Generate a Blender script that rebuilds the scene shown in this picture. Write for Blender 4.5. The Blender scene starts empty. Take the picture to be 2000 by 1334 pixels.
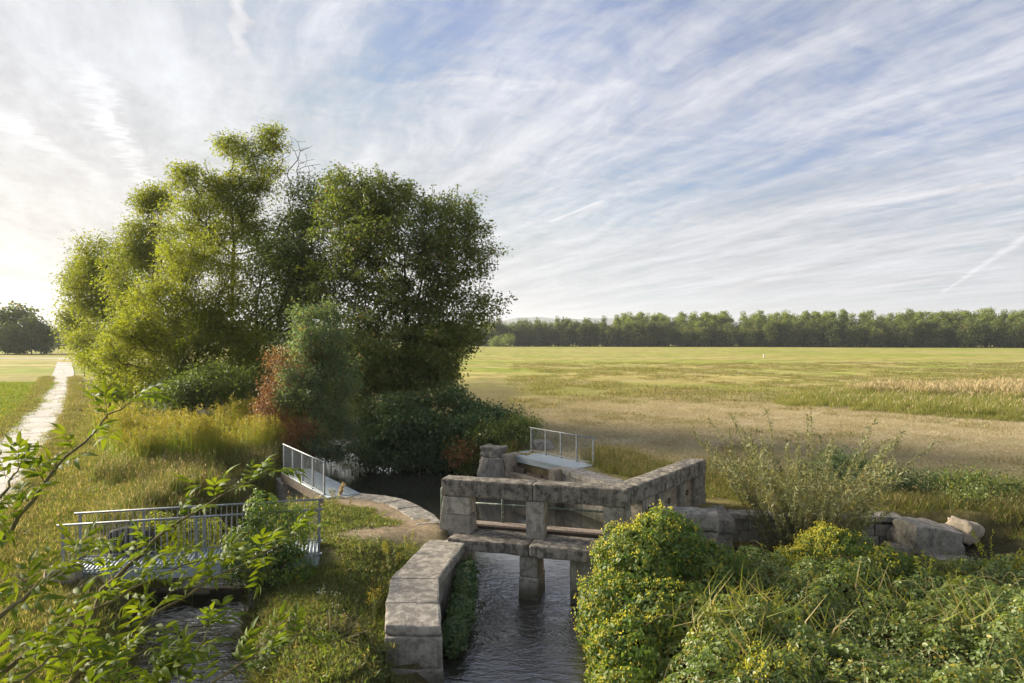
import bpy, bmesh, math, random
import numpy as np
from mathutils import Vector, Matrix

rng = np.random.default_rng(7)
random.seed(7)
SC = bpy.context.scene
COL = SC.collection
R = math.radians

# ------------------------------------------------------------------ camera
CAMZ = 5.3
F = 1333.0                      # focal length in photo pixels (2000 wide)
HY = 661.0                      # horizon row in the photo
cam_d = bpy.data.cameras.new('camera')
cam_d.lens = 24.0; cam_d.sensor_width = 36.0
cam_d.shift_y = -(667.0 - HY) / 2000.0
cam_d.clip_start = 0.1; cam_d.clip_end = 20000
cam = bpy.data.objects.new('camera', cam_d); COL.objects.link(cam)
cam.location = (0, 0, CAMZ); cam.rotation_euler = (R(90), 0, 0)
SC.camera = cam

def at(px, py, d):              # a point at distance d along the view seen at a photo pixel
    return np.array([(px - 1000) / F * d, d, CAMZ - (py - HY) / F * d])

# ------------------------------------------------------------------ light
SUN_AZ = -64.0                  # degrees from +Y, negative = towards -X
SUN_EL = 19.0
sd = Vector((math.sin(R(SUN_AZ)) * math.cos(R(SUN_EL)), math.cos(R(SUN_AZ)) * math.cos(R(SUN_EL)), math.sin(R(SUN_EL))))
sun_d = bpy.data.lights.new('sun', 'SUN')
sun_d.energy = 5.0; sun_d.angle = R(20.0); sun_d.color = (1.0, 0.88, 0.69)
sun = bpy.data.objects.new('sun', sun_d); COL.objects.link(sun)
sun.rotation_euler = sd.to_track_quat('Z', 'Y').to_euler()
sun.location = (-40, 40, 30)

SC.view_settings.view_transform = 'Standard'
SC.view_settings.look = 'None'
SC.view_settings.exposure = 1.42
SC.view_settings.gamma = 1.0
SC.view_settings.use_curve_mapping = False
SC.cycles.max_bounces = 7
SC.cycles.diffuse_bounces = 4
SC.cycles.glossy_bounces = 3
SC.cycles.transmission_bounces = 4
SC.cycles.transparent_max_bounces = 4
SC.cycles.volume_bounces = 0
SC.cycles.use_denoising = True
SC.cycles.sample_clamp_indirect = 6.0
SC.cycles.caustics_reflective = False
SC.cycles.caustics_refractive = False

# ------------------------------------------------------------------ node helper
class NT:
    def __init__(self, tree):
        self.t = tree; self.n = tree.nodes; self.l = tree.links
    def node(self, typ, **kw):
        n = self.n.new(typ)
        for k, v in kw.items():
            setattr(n, k, v)
        return n
    def put(self, sock, v):
        if v is None: return
        if isinstance(v, bpy.types.NodeSocket): self.l.new(v, sock)
        else:
            if isinstance(v, (tuple, list)) and len(v) == 3 and sock.type == 'RGBA': v = (*v, 1.0)
            sock.default_value = v
    def m(self, op, a, b=None, c=None, clamp=False):
        n = self.node('ShaderNodeMath', operation=op, use_clamp=clamp)
        for i, v in enumerate((a, b, c)): self.put(n.inputs[i], v)
        return n.outputs[0]
    def vm(self, op, a, b=None, out=0):
        n = self.node('ShaderNodeVectorMath', operation=op)
        self.put(n.inputs[0], a)
        if b is not None:
            self.put(n.inputs[3 if op == 'SCALE' else 1], b)
        return n.outputs['Value'] if op in ('DOT_PRODUCT', 'LENGTH', 'DISTANCE') else n.outputs[0]
    def comb(self, x, y, z):
        n = self.node('ShaderNodeCombineXYZ')
        for i, v in enumerate((x, y, z)): self.put(n.inputs[i], v)
        return n.outputs[0]
    def sep(self, v):
        n = self.node('ShaderNodeSeparateXYZ'); self.put(n.inputs[0], v); return n.outputs
    def noise(self, vec, scale, detail=4.0, rough=0.55, dist=0.0, out='Fac'):
        n = self.node('ShaderNodeTexNoise')
        self.put(n.inputs['Vector'], vec); n.inputs['Scale'].default_value = scale
        n.inputs['Detail'].default_value = detail; n.inputs['Roughness'].default_value = rough
        n.inputs['Distortion'].default_value = dist
        return n.outputs[out]
    def voro(self, vec, scale, feature='F1', out='Distance'):
        n = self.node('ShaderNodeTexVoronoi', feature=feature)
        self.put(n.inputs['Vector'], vec); n.inputs['Scale'].default_value = scale
        return n.outputs[out]
    def ss(self, v, lo, hi, a=0.0, b=1.0):
        n = self.node('ShaderNodeMapRange', interpolation_type='SMOOTHSTEP')
        self.put(n.inputs['Value'], v)
        for k, x in (('From Min', lo), ('From Max', hi), ('To Min', a), ('To Max', b)): self.put(n.inputs[k], x)
        return n.outputs[0]
    def lin(self, v, lo, hi, a=0.0, b=1.0):
        n = self.node('ShaderNodeMapRange')
        self.put(n.inputs['Value'], v)
        for k, x in (('From Min', lo), ('From Max', hi), ('To Min', a), ('To Max', b)): self.put(n.inputs[k], x)
        return n.outputs[0]
    def mix(self, f, a, b, mode='MIX'):
        n = self.node('ShaderNodeMix', data_type='RGBA', blend_type=mode)
        self.put(n.inputs[0], f); self.put(n.inputs[6], a); self.put(n.inputs[7], b)
        return n.outputs[2]
    def bump(self, h, strength=0.4, dist=0.02, normal=None):
        n = self.node('ShaderNodeBump'); n.inputs['Strength'].default_value = strength
        n.inputs['Distance'].default_value = dist; self.put(n.inputs['Height'], h)
        if normal is not None: self.put(n.inputs['Normal'], normal)
        return n.outputs[0]

# ------------------------------------------------------------------ world: sky, cirrus, contrails
world = bpy.data.worlds.new('World'); SC.world = world; world.use_nodes = True
world.cycles.sampling_method = 'MANUAL'; world.cycles.sample_map_resolution = 512
W = NT(world.node_tree); W.n.clear()
sky = W.node('ShaderNodeTexSky', sky_type='NISHITA', sun_disc=False)
sky.sun_elevation = R(SUN_EL); sky.sun_rotation = R(SUN_AZ)
sky.altitude = 100; sky.air_density = 1.0; sky.dust_density = 0.8; sky.ozone_density = 2.0
tc = W.node('ShaderNodeTexCoord').outputs['Generated']
dx, dy, dz = W.sep(tc)
PLZ = 0.05
den = W.m('ADD', W.m('MAXIMUM', dz, 0.0), PLZ)
U = W.m('DIVIDE', dx, den); V = W.m('DIVIDE', dy, den)
PB = W.comb(U, V, 0.0)
ang = R(24)
along = W.m('ADD', W.m('MULTIPLY', U, -math.sin(ang)), W.m('MULTIPLY', V, math.cos(ang)))
cross = W.m('ADD', W.m('MULTIPLY', U, math.cos(ang)), W.m('MULTIPLY', V, math.sin(ang)))
warp = W.noise(PB, 0.7, 2.0, 0.5, 0.0, 'Color')
wv = W.vm('MULTIPLY', W.vm('SUBTRACT', warp, (0.5, 0.5, 0.5)), (0.9, 0.45, 0.0))
AC = W.vm('ADD', W.comb(along, cross, 0.0), wv)
n_big = W.noise(W.vm('MULTIPLY', AC, (0.40, 0.85, 1.0)), 0.8, 2.0, 0.5)
n_str = W.noise(W.vm('MULTIPLY', AC, (0.34, 1.5, 1.0)), 1.7, 6.0, 0.62, 0.15)
n_fin = W.noise(W.vm('MULTIPLY', AC, (0.7, 1.3, 1.0)), 8.0, 4.0, 0.68, 0.3)
n_rip = W.noise(W.vm('MULTIPLY', AC, (2.4, 0.8, 1.0)), 5.5, 2.0, 0.6, 0.3)   # rows of small cross waves
sdot = W.m('MAXIMUM', W.vm('DOT_PRODUCT', tc, tuple(sd)), 0.0)
horiz = W.ss(dz, 0.42, 0.06)                       # denser veil of cirrus low over the horizon
sunside = W.ss(sdot, 0.45, 0.95)
dens = W.m('MULTIPLY_ADD', n_big, 0.50, W.m('MULTIPLY', n_str, 0.62))
dens = W.m('MULTIPLY_ADD', n_fin, 0.24, dens)
dens = W.m('MULTIPLY_ADD', n_rip, 0.20, dens)
dens = W.m('MULTIPLY_ADD', horiz, 0.15, dens)
dens = W.m('MULTIPLY_ADD', sunside, 0.16, dens)
cover = W.ss(dens, 0.47, 0.99)
low = W.ss(dz, 0.0, 0.08, 0.55, 1.0)               # veil thins to plain haze at the very horizon
cover = W.m('MULTIPLY', cover, low)

def plane_of(px, py):
    d = np.array([(px - 1000) / F, 1.0, (HY - py) / F]); d /= np.linalg.norm(d)
    return d[:2] / (max(d[2], 0) + PLZ)
trail = None
def contrail(p0, p1, w0, w1, amp, rough=0.25, f0=0.12, f1=0.12):
    global trail
    a, b = plane_of(*p0), plane_of(*p1)
    ax = b - a; L = np.linalg.norm(ax); ax /= L; nn = np.array([-ax[1], ax[0]])
    def wid(p, w):
        t = np.array(p1, float) - np.array(p0, float); t /= np.linalg.norm(t)
        q = np.array(p, float) + np.array([-t[1], t[0]]) * w
        return abs(np.dot(plane_of(*q) - plane_of(*p), nn))
    wa, wb = wid(p0, w0), wid(p1, w1)
    mp = W.node('ShaderNodeMapping', vector_type='TEXTURE')
    W.put(mp.inputs['Vector'], PB); mp.inputs['Location'].default_value = (a[0], a[1], 0)
    mp.inputs['Rotation'].default_value = (0, 0, math.atan2(ax[1], ax[0])); mp.inputs['Scale'].default_value = (L, 1, 1)
    t, s, _ = W.sep(mp.outputs[0])
    wn = W.m('MULTIPLY_ADD', t, wb - wa, wa)
    e = W.m('ABSOLUTE', W.m('MULTIPLY_ADD', WOB, rough * 7, W.m('DIVIDE', s, wn)))
    v = W.m('MULTIPLY', W.ss(e, 1.0, 0.0), W.ss(W.m('PINGPONG', t, 0.5), 0.0, f0 * 0.7, 0.0, amp))
    v = W.m('MULTIPLY', v, W.m('COMPARE', t, 0.5, 0.5))
    trail = v if trail is None else W.m('ADD', trail, v)
WOB = W.m('ADD', n_rip, W.m('ADD', n_str, -1.0))
contrail((110, 70), (320, 410), 48, 22, 0.9, 0.45, 0.45)
contrail((-80, 180), (200, 355), 38, 12, 0.8, 0.3, 0.35)
contrail((452, -120), (476, 125), 32, 18, 0.7, 0.4, 0.4)
contrail((1068, 436), (1184, 389), 3, 3, 0.8, 0.04, 0.2)
contrail((1836, 574), (2060, 425), 4, 13, 0.95, 0.2, 0.05)
contrail((1380, 580), (1650, 503), 9, 9, 0.4, 0.15, 0.4)
contrail((1610, 578), (1890, 534), 6, 6, 0.4, 0.15, 0.3)
contrail((1600, 412), (2080, 340), 9, 9, 0.4, 0.15, 0.3)
contrail((560, 150), (1320, 182), 26, 16, 0.16, 0.5, 0.5)
cover = W.m('MINIMUM', W.m('ADD', W.m('MULTIPLY', cover, 0.92), trail), 0.97)
glow = W.m('ADD', W.m('MULTIPLY', W.m('POWER', sdot, 4.0), 0.1), W.m('MULTIPLY', W.m('POWER', sdot, 24.0), 1.5))
shade = W.lin(W.m('MULTIPLY_ADD', n_fin, 0.35, n_str), 0.45, 0.92, 0.64, 1.2)
cbri = W.m('MULTIPLY', W.m('MULTIPLY_ADD', trail, 0.75, W.m('ADD', 2.4, glow)), shade)
ccol = W.mix(W.m('MULTIPLY', W.m('POWER', sdot, 3.0), W.ss(dz, 0.34, 0.02)), (0.965, 0.98, 1.04), (1.06, 0.96, 0.76))
cloud = W.vm('SCALE', ccol, cbri)
skyc = W.vm('MINIMUM', W.vm('MULTIPLY', sky.outputs[0], (0.37, 0.43, 0.57)), (1.9, 1.95, 2.1))
colr = W.mix(cover, skyc, cloud)
bg = W.node('ShaderNodeBackground'); W.put(bg.inputs[0], colr); bg.inputs[1].default_value = 0.12
wo = W.node('ShaderNodeOutputWorld'); W.l.new(bg.outputs[0], wo.inputs[0])

# ------------------------------------------------------------------ materials
def new_mat(name):
    m = bpy.data.materials.new(name); m.use_nodes = True
    N = NT(m.node_tree); N.n.clear()
    out = N.node('ShaderNodeOutputMaterial')
    N.out = out
    return m, N
def principled(N, base, rough=0.8, spec=0.3, normal=None, metal=0.0):
    p = N.node('ShaderNodeBsdfPrincipled')
    N.put(p.inputs['Base Color'], base); N.put(p.inputs['Roughness'], rough)
    N.put(p.inputs['Specular IOR Level'], spec); N.put(p.inputs['Metallic'], metal)
    if normal is not None: N.put(p.inputs['Normal'], normal)
    return p.outputs[0]
def pos(N): return N.node('ShaderNodeNewGeometry').outputs['Position']
def attr(N, name, out='Fac'):
    a = N.node('ShaderNodeAttribute'); a.attribute_name = name; return a.outputs[out]

def leaf_mat(name, c1, c2, c3=None, f3=0.0, trans=0.42, tmul=(1.7, 1.75, 0.8), rough=0.55, spec=0.35, big=0.25, gain=1.5):
    """green leaf: two leaf colours by plant and by leaf, a share f3 of leaves of a third colour, light passes through"""
    c1 = tuple(v * gain for v in c1); c2 = tuple(v * gain for v in c2); c3 = None if c3 is None else tuple(v * min(gain, 1.2) for v in c3)
    m, N = new_mat(name)
    r = attr(N, 'rnd'); k = attr(N, 'clump')
    n = N.noise(pos(N), big, 2.0)
    f = N.m('ADD', N.m('MULTIPLY', r, 0.45), N.m('ADD', N.m('MULTIPLY', k, 0.45), N.m('SUBTRACT', n, 0.45)), clamp=True)
    c = N.mix(f, c1, c2)
    if c3 is not None:
        r2 = attr(N, 'rnd2')
        c = N.mix(N.ss(r2, 1.0 - f3 - 0.02, 1.0 - f3 + 0.02), c, c3)
    tcol = N.vm('MULTIPLY', c, tmul)
    b = principled(N, c, rough, spec)
    t = N.node('ShaderNodeBsdfTranslucent'); N.put(t.inputs[0], tcol)
    mx = N.node('ShaderNodeMixShader'); mx.inputs[0].default_value = trans
    N.l.new(b, mx.inputs[1]); N.l.new(t.outputs[0], mx.inputs[2])
    N.l.new(mx.outputs[0], N.out.inputs[0])
    return m

M = {}
M['tree_dark'] = leaf_mat('leaf_dark_round', (0.030, 0.044, 0.013), (0.088, 0.103, 0.026), (0.16, 0.10, 0.03), 0.05, gain=2.2)
M['tree_airy'] = leaf_mat('leaf_ash', (0.062, 0.082, 0.012), (0.14, 0.145, 0.02), (0.19, 0.17, 0.02), 0.06, 0.5, gain=1.8)
M['tree_deep'] = leaf_mat('leaf_deep_green', (0.025, 0.038, 0.012), (0.06, 0.075, 0.018), gain=2.5)
M['willow_bush'] = leaf_mat('leaf_yellow_green', (0.066, 0.085, 0.011), (0.15, 0.15, 0.018), (0.20, 0.19, 0.02), 0.04, 0.5, gain=1.8)
M['grey_shrub'] = leaf_mat('leaf_grey_green', (0.05, 0.075, 0.04), (0.10, 0.13, 0.07), (0.22, 0.10, 0.04), 0.04, gain=1.8)
M['dead_leaf'] = leaf_mat('leaf_dead_brown', (0.21, 0.10, 0.04), (0.34, 0.19, 0.085), None, 0, 0.35, (1.2, 1.1, 0.8), gain=1.0)
M['ivy_bush'] = leaf_mat('leaf_blue_green', (0.03, 0.056, 0.026), (0.075, 0.11, 0.045), (0.15, 0.12, 0.03), 0.03, 0.35, gain=1.8)
M['bramble'] = leaf_mat('leaf_bramble', (0.04, 0.068, 0.02), (0.125, 0.155, 0.045), (0.26, 0.22, 0.03), 0.09, 0.38, rough=0.42, spec=0.5, big=0.9, gain=1.8)
M['hop_leaf'] = leaf_mat('leaf_hop', (0.03, 0.062, 0.016), (0.095, 0.13, 0.026), (0.24, 0.22, 0.03), 0.08, 0.4, rough=0.5, big=0.9, gain=1.8)
M['hop_cone'] = leaf_mat('hop_cone', (0.36, 0.36, 0.05), (0.55, 0.50, 0.10), None, 0, 0.5, (1.35, 1.3, 0.7), gain=1.0)  # pale cone colour, brightened to carry the shrub's sunlit look
M['willow_leaf'] = leaf_mat('leaf_willow', (0.16, 0.18, 0.08), (0.29, 0.30, 0.16), (0.30, 0.25, 0.08), 0.08, 0.4, (1.3, 1.25, 0.8), gain=1.0)
M['elder'] = leaf_mat('leaf_elder', (0.055, 0.105, 0.018), (0.145, 0.195, 0.024), None, 0, 0.45, (1.9, 1.6, 0.4), 0.6, 0.15, big=2.5, gain=1.15)
M['goldenrod'] = leaf_mat('goldenrod_plume', (0.26, 0.24, 0.03), (0.42, 0.37, 0.05), None, 0, 0.45, (1.2, 1.1, 0.7), gain=1.0)
M['goldenrod_leaf'] = leaf_mat('goldenrod_leaf', (0.06, 0.09, 0.015), (0.15, 0.17, 0.03), (0.28, 0.2, 0.06), 0.08, 0.45, gain=1.8)
M['herb'] = leaf_mat('leaf_herb', (0.04, 0.06, 0.017), (0.10, 0.115, 0.034), (0.22, 0.18, 0.08), 0.06, 0.4, big=0.8, gain=1.8)
M['grass_green'] = leaf_mat('grass_fresh', (0.09, 0.135, 0.018), (0.19, 0.225, 0.035), (0.34, 0.27, 0.12), 0.12, 0.45, (1.4, 1.4, 0.7), big=0.35, gain=1.15)
M['grass_verge'] = leaf_mat('grass_verge', (0.09, 0.105, 0.025), (0.20, 0.18, 0.06), (0.38, 0.29, 0.14), 0.25, 0.42, (1.3, 1.3, 0.8), big=0.5, gain=1.15)
M['grass_dry'] = leaf_mat('grass_dry', (0.15, 0.14, 0.04), (0.29, 0.235, 0.10), (0.09, 0.125, 0.025), 0.42, 0.42, (1.2, 1.15, 0.8), big=0.5, gain=1.15)
M['hay'] = leaf_mat('hay_stubble', (0.40, 0.335, 0.20), (0.60, 0.52, 0.35), (0.16, 0.165, 0.05), 0.2, 0.35, (1.15, 1.1, 0.9), big=0.3, gain=1.0)
M['reed_green'] = leaf_mat('reed_blade', (0.11, 0.14, 0.025), (0.22, 0.235, 0.05), (0.36, 0.29, 0.13), 0.12, 0.45, (1.3, 1.25, 0.7), big=0.15, gain=1.15)
M['seed_head'] = leaf_mat('seed_head', (0.40, 0.32, 0.17), (0.58, 0.48, 0.28), None, 0, 0.45, (1.1, 1.05, 0.9), gain=1.0)
M['wood_leaf'] = leaf_mat('leaf_far_wood', (0.034, 0.050, 0.018), (0.10, 0.12, 0.035), (0.16, 0.10, 0.045), 0.10, 0.4, big=0.03, gain=1.8)
M['poplar_leaf'] = leaf_mat('leaf_poplar', (0.085, 0.11, 0.03), (0.15, 0.17, 0.05), None, 0, 0.45, big=0.03)
M['flower_white'] = leaf_mat('flower_white', (0.7, 0.68, 0.6), (0.8, 0.79, 0.72), None, 0, 0.3, (1, 1, 1), gain=1.0)
M['flower_yellow'] = leaf_mat('flower_yellow', (0.55, 0.40, 0.02), (0.68, 0.5, 0.03), None, 0, 0.3, (1, 1, 1), gain=1.0)

def bark_mat(name, c1, c2):
    m, N = new_mat(name); p = pos(N)
    n = N.noise(N.vm('MULTIPLY', p, (6, 6, 1.5)), 2.0, 6.0, 0.65)
    c = N.mix(N.ss(n, 0.3, 0.7), c1, c2)
    N.l.new(principled(N, c, 0.9, 0.15, N.bump(n, 0.7, 0.03)), N.out.inputs[0]); return m
M['bark'] = bark_mat('bark', (0.035, 0.028, 0.02), (0.12, 0.095, 0.07))
M['twig'] = bark_mat('twig_bark', (0.13, 0.11, 0.05), (0.23, 0.20, 0.10))
M['stalk'] = bark_mat('dry_stalk', (0.25, 0.2, 0.1), (0.36, 0.3, 0.17))

def stone_mat(name, base1, base2, dark=0.6, lichen=0.5, moss=0.15):
    """weathered sandstone / concrete: mottled body, black crust, pale lichen spots, vertical run-off streaks"""
    m, N = new_mat(name); p = pos(N)
    orand = N.node('ShaderNodeObjectInfo').outputs['Random']
    ps = N.vm('ADD', p, N.vm('SCALE', (3.1, 5.7, 1.3), orand))
    nrm = N.node('ShaderNodeNewGeometry').outputs['Normal']; nz = N.sep(nrm)[2]
    n1 = N.noise(ps, 1.6, 6.0, 0.65)
    n2 = N.noise(ps, 9.0, 6.0, 0.7)
    n3 = N.noise(ps, 55.0, 3.0, 0.6)
    c = N.mix(N.ss(n1, 0.3, 0.7), base1, base2)
    c = N.mix(0.35, c, N.mix(n2, (0.12, 0.105, 0.09), (0.55, 0.5, 0.42)), 'OVERLAY')
    up = N.ss(nz, 0.2, 0.9)
    # black crust: more of it on weathered tops and in patches on the faces
    cr = N.noise(ps, 5.2, 8.0, 0.78, 0.15)
    crm = N.m('MULTIPLY', N.ss(N.m('ADD', cr, N.m('MULTIPLY', up, 0.05)), 0.46, 0.60), dark)
    c = N.mix(crm, c, (0.055, 0.05, 0.045))
    # run-off streaks on the faces
    st = N.noise(N.vm('MULTIPLY', ps, (9.0, 9.0, 0.7)), 1.0, 6.0, 0.65)
    stm = N.m('MULTIPLY', N.ss(st, 0.48, 0.66), N.m('MULTIPLY', N.m('SUBTRACT', 1.0, up), dark * 0.75))
    c = N.mix(stm, c, (0.07, 0.062, 0.055))
    st2 = N.noise(N.vm('MULTIPLY', N.vm('ADD', ps, (9.0, 4.0, 0.0)), (5.0, 5.0, 0.35)), 1.0, 5.0, 0.6)
    c = N.mix(N.m('MULTIPLY', N.ss(st2, 0.64, 0.74), N.m('MULTIPLY', N.m('SUBTRACT', 1.0, up), 0.5)), c, (0.52, 0.50, 0.45))
    # pale lichen spots
    vd = N.voro(N.vm('ADD', ps, N.vm('SCALE', N.noise(ps, 14.0, 2.0, 0.5, 0, 'Color'), 0.12)), 4.2)
    ln = N.noise(ps, 2.2, 3.0)
    lm = N.m('MULTIPLY', N.ss(vd, 0.22, 0.12), N.ss(ln, 0.5, 0.6))
    c = N.mix(N.m('MULTIPLY', lm, lichen), c, (0.50, 0.50, 0.44))
    fl = N.ss(N.noise(ps, 24.0, 3.0, 0.6), 0.62, 0.70)
    c = N.mix(N.m('MULTIPLY', fl, lichen * 0.55), c, (0.45, 0.44, 0.38))
    ms = N.ss(N.noise(ps, 2.7, 5.0, 0.65), 0.60, 0.75)
    c = N.mix(N.m('MULTIPLY', ms, moss), c, (0.10, 0.11, 0.03))
    br = N.lin(orand, 0, 1, 0.82, 1.14)
    gr = N.noise(ps, 120.0, 2.0, 0.6)
    c = N.mix(1.0, c, N.mix(N.ss(gr, 0.25, 0.75), (0.72, 0.72, 0.72), (1.25, 1.25, 1.25)), 'MULTIPLY')
    wet = N.ss(N.sep(p)[2], -0.95, -1.4)
    c = N.mix(N.m('MULTIPLY', wet, 0.7), c, (0.045, 0.05, 0.025))
    c = N.vm('SCALE', c, br)
    h = N.m('ADD', N.m('MULTIPLY', n2, 0.7), N.m('ADD', N.m('MULTIPLY', n3, 0.18), N.m('MULTIPLY', cr, 0.5)))
    N.l.new(principled(N, c, 0.92, 0.2, N.bump(h, 0.75, 0.035)), N.out.inputs[0]); return m
M['stone'] = stone_mat('weathered_stone', (0.35, 0.33, 0.285), (0.49, 0.465, 0.41), 0.5, 0.55)
M['stone_dark'] = stone_mat('blackened_coping_stone', (0.26, 0.24, 0.205), (0.42, 0.39, 0.335), 0.82, 0.5, 0.2)
M['stone_pale'] = stone_mat('pale_sandstone', (0.42, 0.36, 0.275), (0.54, 0.48, 0.385), 0.35, 0.3, 0.1)
M['cap'] = stone_mat('pale_wall_capping', (0.34, 0.32, 0.28), (0.47, 0.445, 0.395), 0.55, 0.4, 0.15)
M['boulder'] = stone_mat('granite_boulder', (0.30, 0.28, 0.25), (0.46, 0.435, 0.39), 0.5, 0.5, 0.2)
M['rock_wet'] = stone_mat('wet_rock', (0.05, 0.045, 0.04), (0.11, 0.10, 0.085), 0.6, 0.15, 0.3)

def slab_mat():
    m, N = new_mat('path_concrete'); p = pos(N)
    orand = N.node('ShaderNodeObjectInfo').outputs['Random']
    n1 = N.noise(p, 0.8, 6.0, 0.65); n2 = N.noise(p, 12.0, 5.0, 0.7)
    c = N.mix(N.ss(n1, 0.3, 0.7), (0.45, 0.425, 0.39), (0.58, 0.555, 0.52))
    c = N.mix(N.m('MULTIPLY', N.ss(n2, 0.55, 0.75), 0.4), c, (0.24, 0.21, 0.17))
    cr = N.voro(N.vm('ADD', p, N.vm('SCALE', N.noise(p, 1.2, 4.0, 0.6, 0, 'Color'), 1.2)), 0.33, 'DISTANCE_TO_EDGE')
    c = N.mix(N.m('MULTIPLY', N.ss(cr, 0.012, 0.003), 0.75), c, (0.10, 0.09, 0.06))
    c = N.vm('SCALE', c, N.lin(orand, 0, 1, 0.86, 1.08))
    N.l.new(principled(N, c, 0.9, 0.2, N.bump(n2, 0.4, 0.02)), N.out.inputs[0]); return m
M['slab'] = slab_mat()

def gravel_mat():
    m, N = new_mat('exposed_aggregate'); p = pos(N)
    v = N.voro(p, 45.0, out='Color'); vd = N.voro(p, 45.0)
    g = N.sep(v)[0]
    c = N.mix(g, (0.16, 0.125, 0.10), (0.42, 0.35, 0.29))
    c = N.mix(N.m('MULTIPLY', N.ss(N.noise(p, 2.0, 4.0), 0.5, 0.7), 0.4), c, (0.13, 0.11, 0.09))
    N.l.new(principled(N, c, 0.9, 0.2, N.bump(vd, 0.7, 0.01)), N.out.inputs[0]); return m
M['aggregate'] = gravel_mat()

def metal_mat(name, c1, c2, rough=0.42, metal=0.75):
    m, N = new_mat(name); p = pos(N)
    n = N.noise(p, 8.0, 5.0, 0.6); v = N.sep(N.voro(p, 60.0, out='Color'))[0]
    f = N.m('ADD', N.m('MULTIPLY', n, 0.7), N.m('MULTIPLY', v, 0.3))
    c = N.mix(N.ss(f, 0.3, 0.7), c1, c2)
    N.l.new(principled(N, c, N.lin(n, 0.3, 0.7, rough - 0.08, rough + 0.15), 0.4, None, metal), N.out.inputs[0]); return m
M['zinc'] = metal_mat('galvanised_steel', (0.19, 0.21, 0.225), (0.33, 0.355, 0.37), 0.55, 0.5)
M['zinc_dull'] = metal_mat('dull_galvanised_plate', (0.30, 0.35, 0.38), (0.44, 0.50, 0.53), 0.6, 0.5)
def paint_mat():
    m, N = new_mat('worn_green_paint'); p = pos(N)
    n = N.noise(p, 6.0, 6.0, 0.7)
    c = N.mix(N.ss(n, 0.52, 0.66), (0.10, 0.145, 0.115), (0.42, 0.43, 0.40))
    N.l.new(principled(N, c, 0.5, 0.4), N.out.inputs[0]); return m
M['green_pipe'] = paint_mat()
def plain(name, c, rough=0.9):
    m, N = new_mat(name); n = N.noise(pos(N), 5.0, 5.0, 0.6)
    N.l.new(principled(N, N.vm('SCALE', N.mix(n, c, c), N.lin(n, 0.2, 0.8, 0.7, 1.3)), rough, 0.2), N.out.inputs[0]); return m
M['iron_and_shade'] = plain('rusty_iron_and_shade', (0.06, 0.045, 0.035))  # rusty iron parts, and the painted shade strip at the deck front
M['timber'] = plain('grey_timber', (0.12, 0.10, 0.08))
M['white_paint'] = plain('white_paint', (0.75, 0.73, 0.68))
M['hill'] = plain('hill_woodland', (0.05, 0.065, 0.04))

def water_mat():
    m, N = new_mat('stream_water'); p = pos(N)
    x, y, z = N.sep(p)
    fl = N.noise(p, 0.5, 2.0, 0.5, 0, 'Color')
    pw = N.vm('ADD', p, N.vm('SCALE', fl, 0.8))
    a = N.noise(N.vm('MULTIPLY', pw, (1.0, 1.7, 1.0)), 2.6, 4.0, 0.6, 0.4)
    b = N.noise(N.vm('MULTIPLY', pw, (1.0, 1.5, 1.0)), 8.0, 3.0, 0.55, 0.6)
    # fast water below the weir, still water in the pool above it
    sx = N.ss(x, -3.2, -4.6)
    run = N.m('MAXIMUM', N.ss(y, 22.5, 17.5), N.m('MULTIPLY', sx, N.ss(y, 19.5, 18.0)))
    amp = N.lin(run, 0, 1, 0.035, 1.0)
    amp = N.m('MULTIPLY', amp, N.lin(N.noise(p, 0.55, 2.0), 0.3, 0.7, 0.55, 1.25))
    amp = N.m('MULTIPLY', amp, N.lin(sx, 0, 1, 1.0, 1.3))
    h = N.m('MULTIPLY', N.m('ADD', a, N.m('MULTIPLY', b, 0.33)), amp)
    nb = N.bump(h, 1.0, 0.065)
    c = N.mix(N.noise(p, 0.7, 3.0), (0.02, 0.02, 0.017), (0.045, 0.042, 0.034))
    fz = N.m('MULTIPLY', sx, N.m('MULTIPLY', N.ss(y, 13.2, 15.5), N.ss(y, 18.6, 17.6)))
    fo = N.noise(N.vm('MULTIPLY', pw, (2.2, 5.5, 1.0)), 1.6, 6.0, 0.68, 0.5)
    foam = N.m('MULTIPLY', N.ss(N.m('MULTIPLY_ADD', N.ss(y, 16.0, 17.8), 0.06, fo), 0.52, 0.62), N.m('MULTIPLY', fz, 0.8))
    c = N.mix(foam, c, (0.62, 0.63, 0.64))
    p_ = N.node('ShaderNodeBsdfPrincipled'); N.put(p_.inputs['Base Color'], c); N.put(p_.inputs['Roughness'], N.lin(foam, 0, 1, 0.05, 0.6))
    p_.inputs['IOR'].default_value = 2.1; p_.inputs['Specular IOR Level'].default_value = 0.95; N.put(p_.inputs['Normal'], nb)
    N.l.new(p_.outputs[0], N.out.inputs[0]); return m
M['water'] = water_mat()

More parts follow.
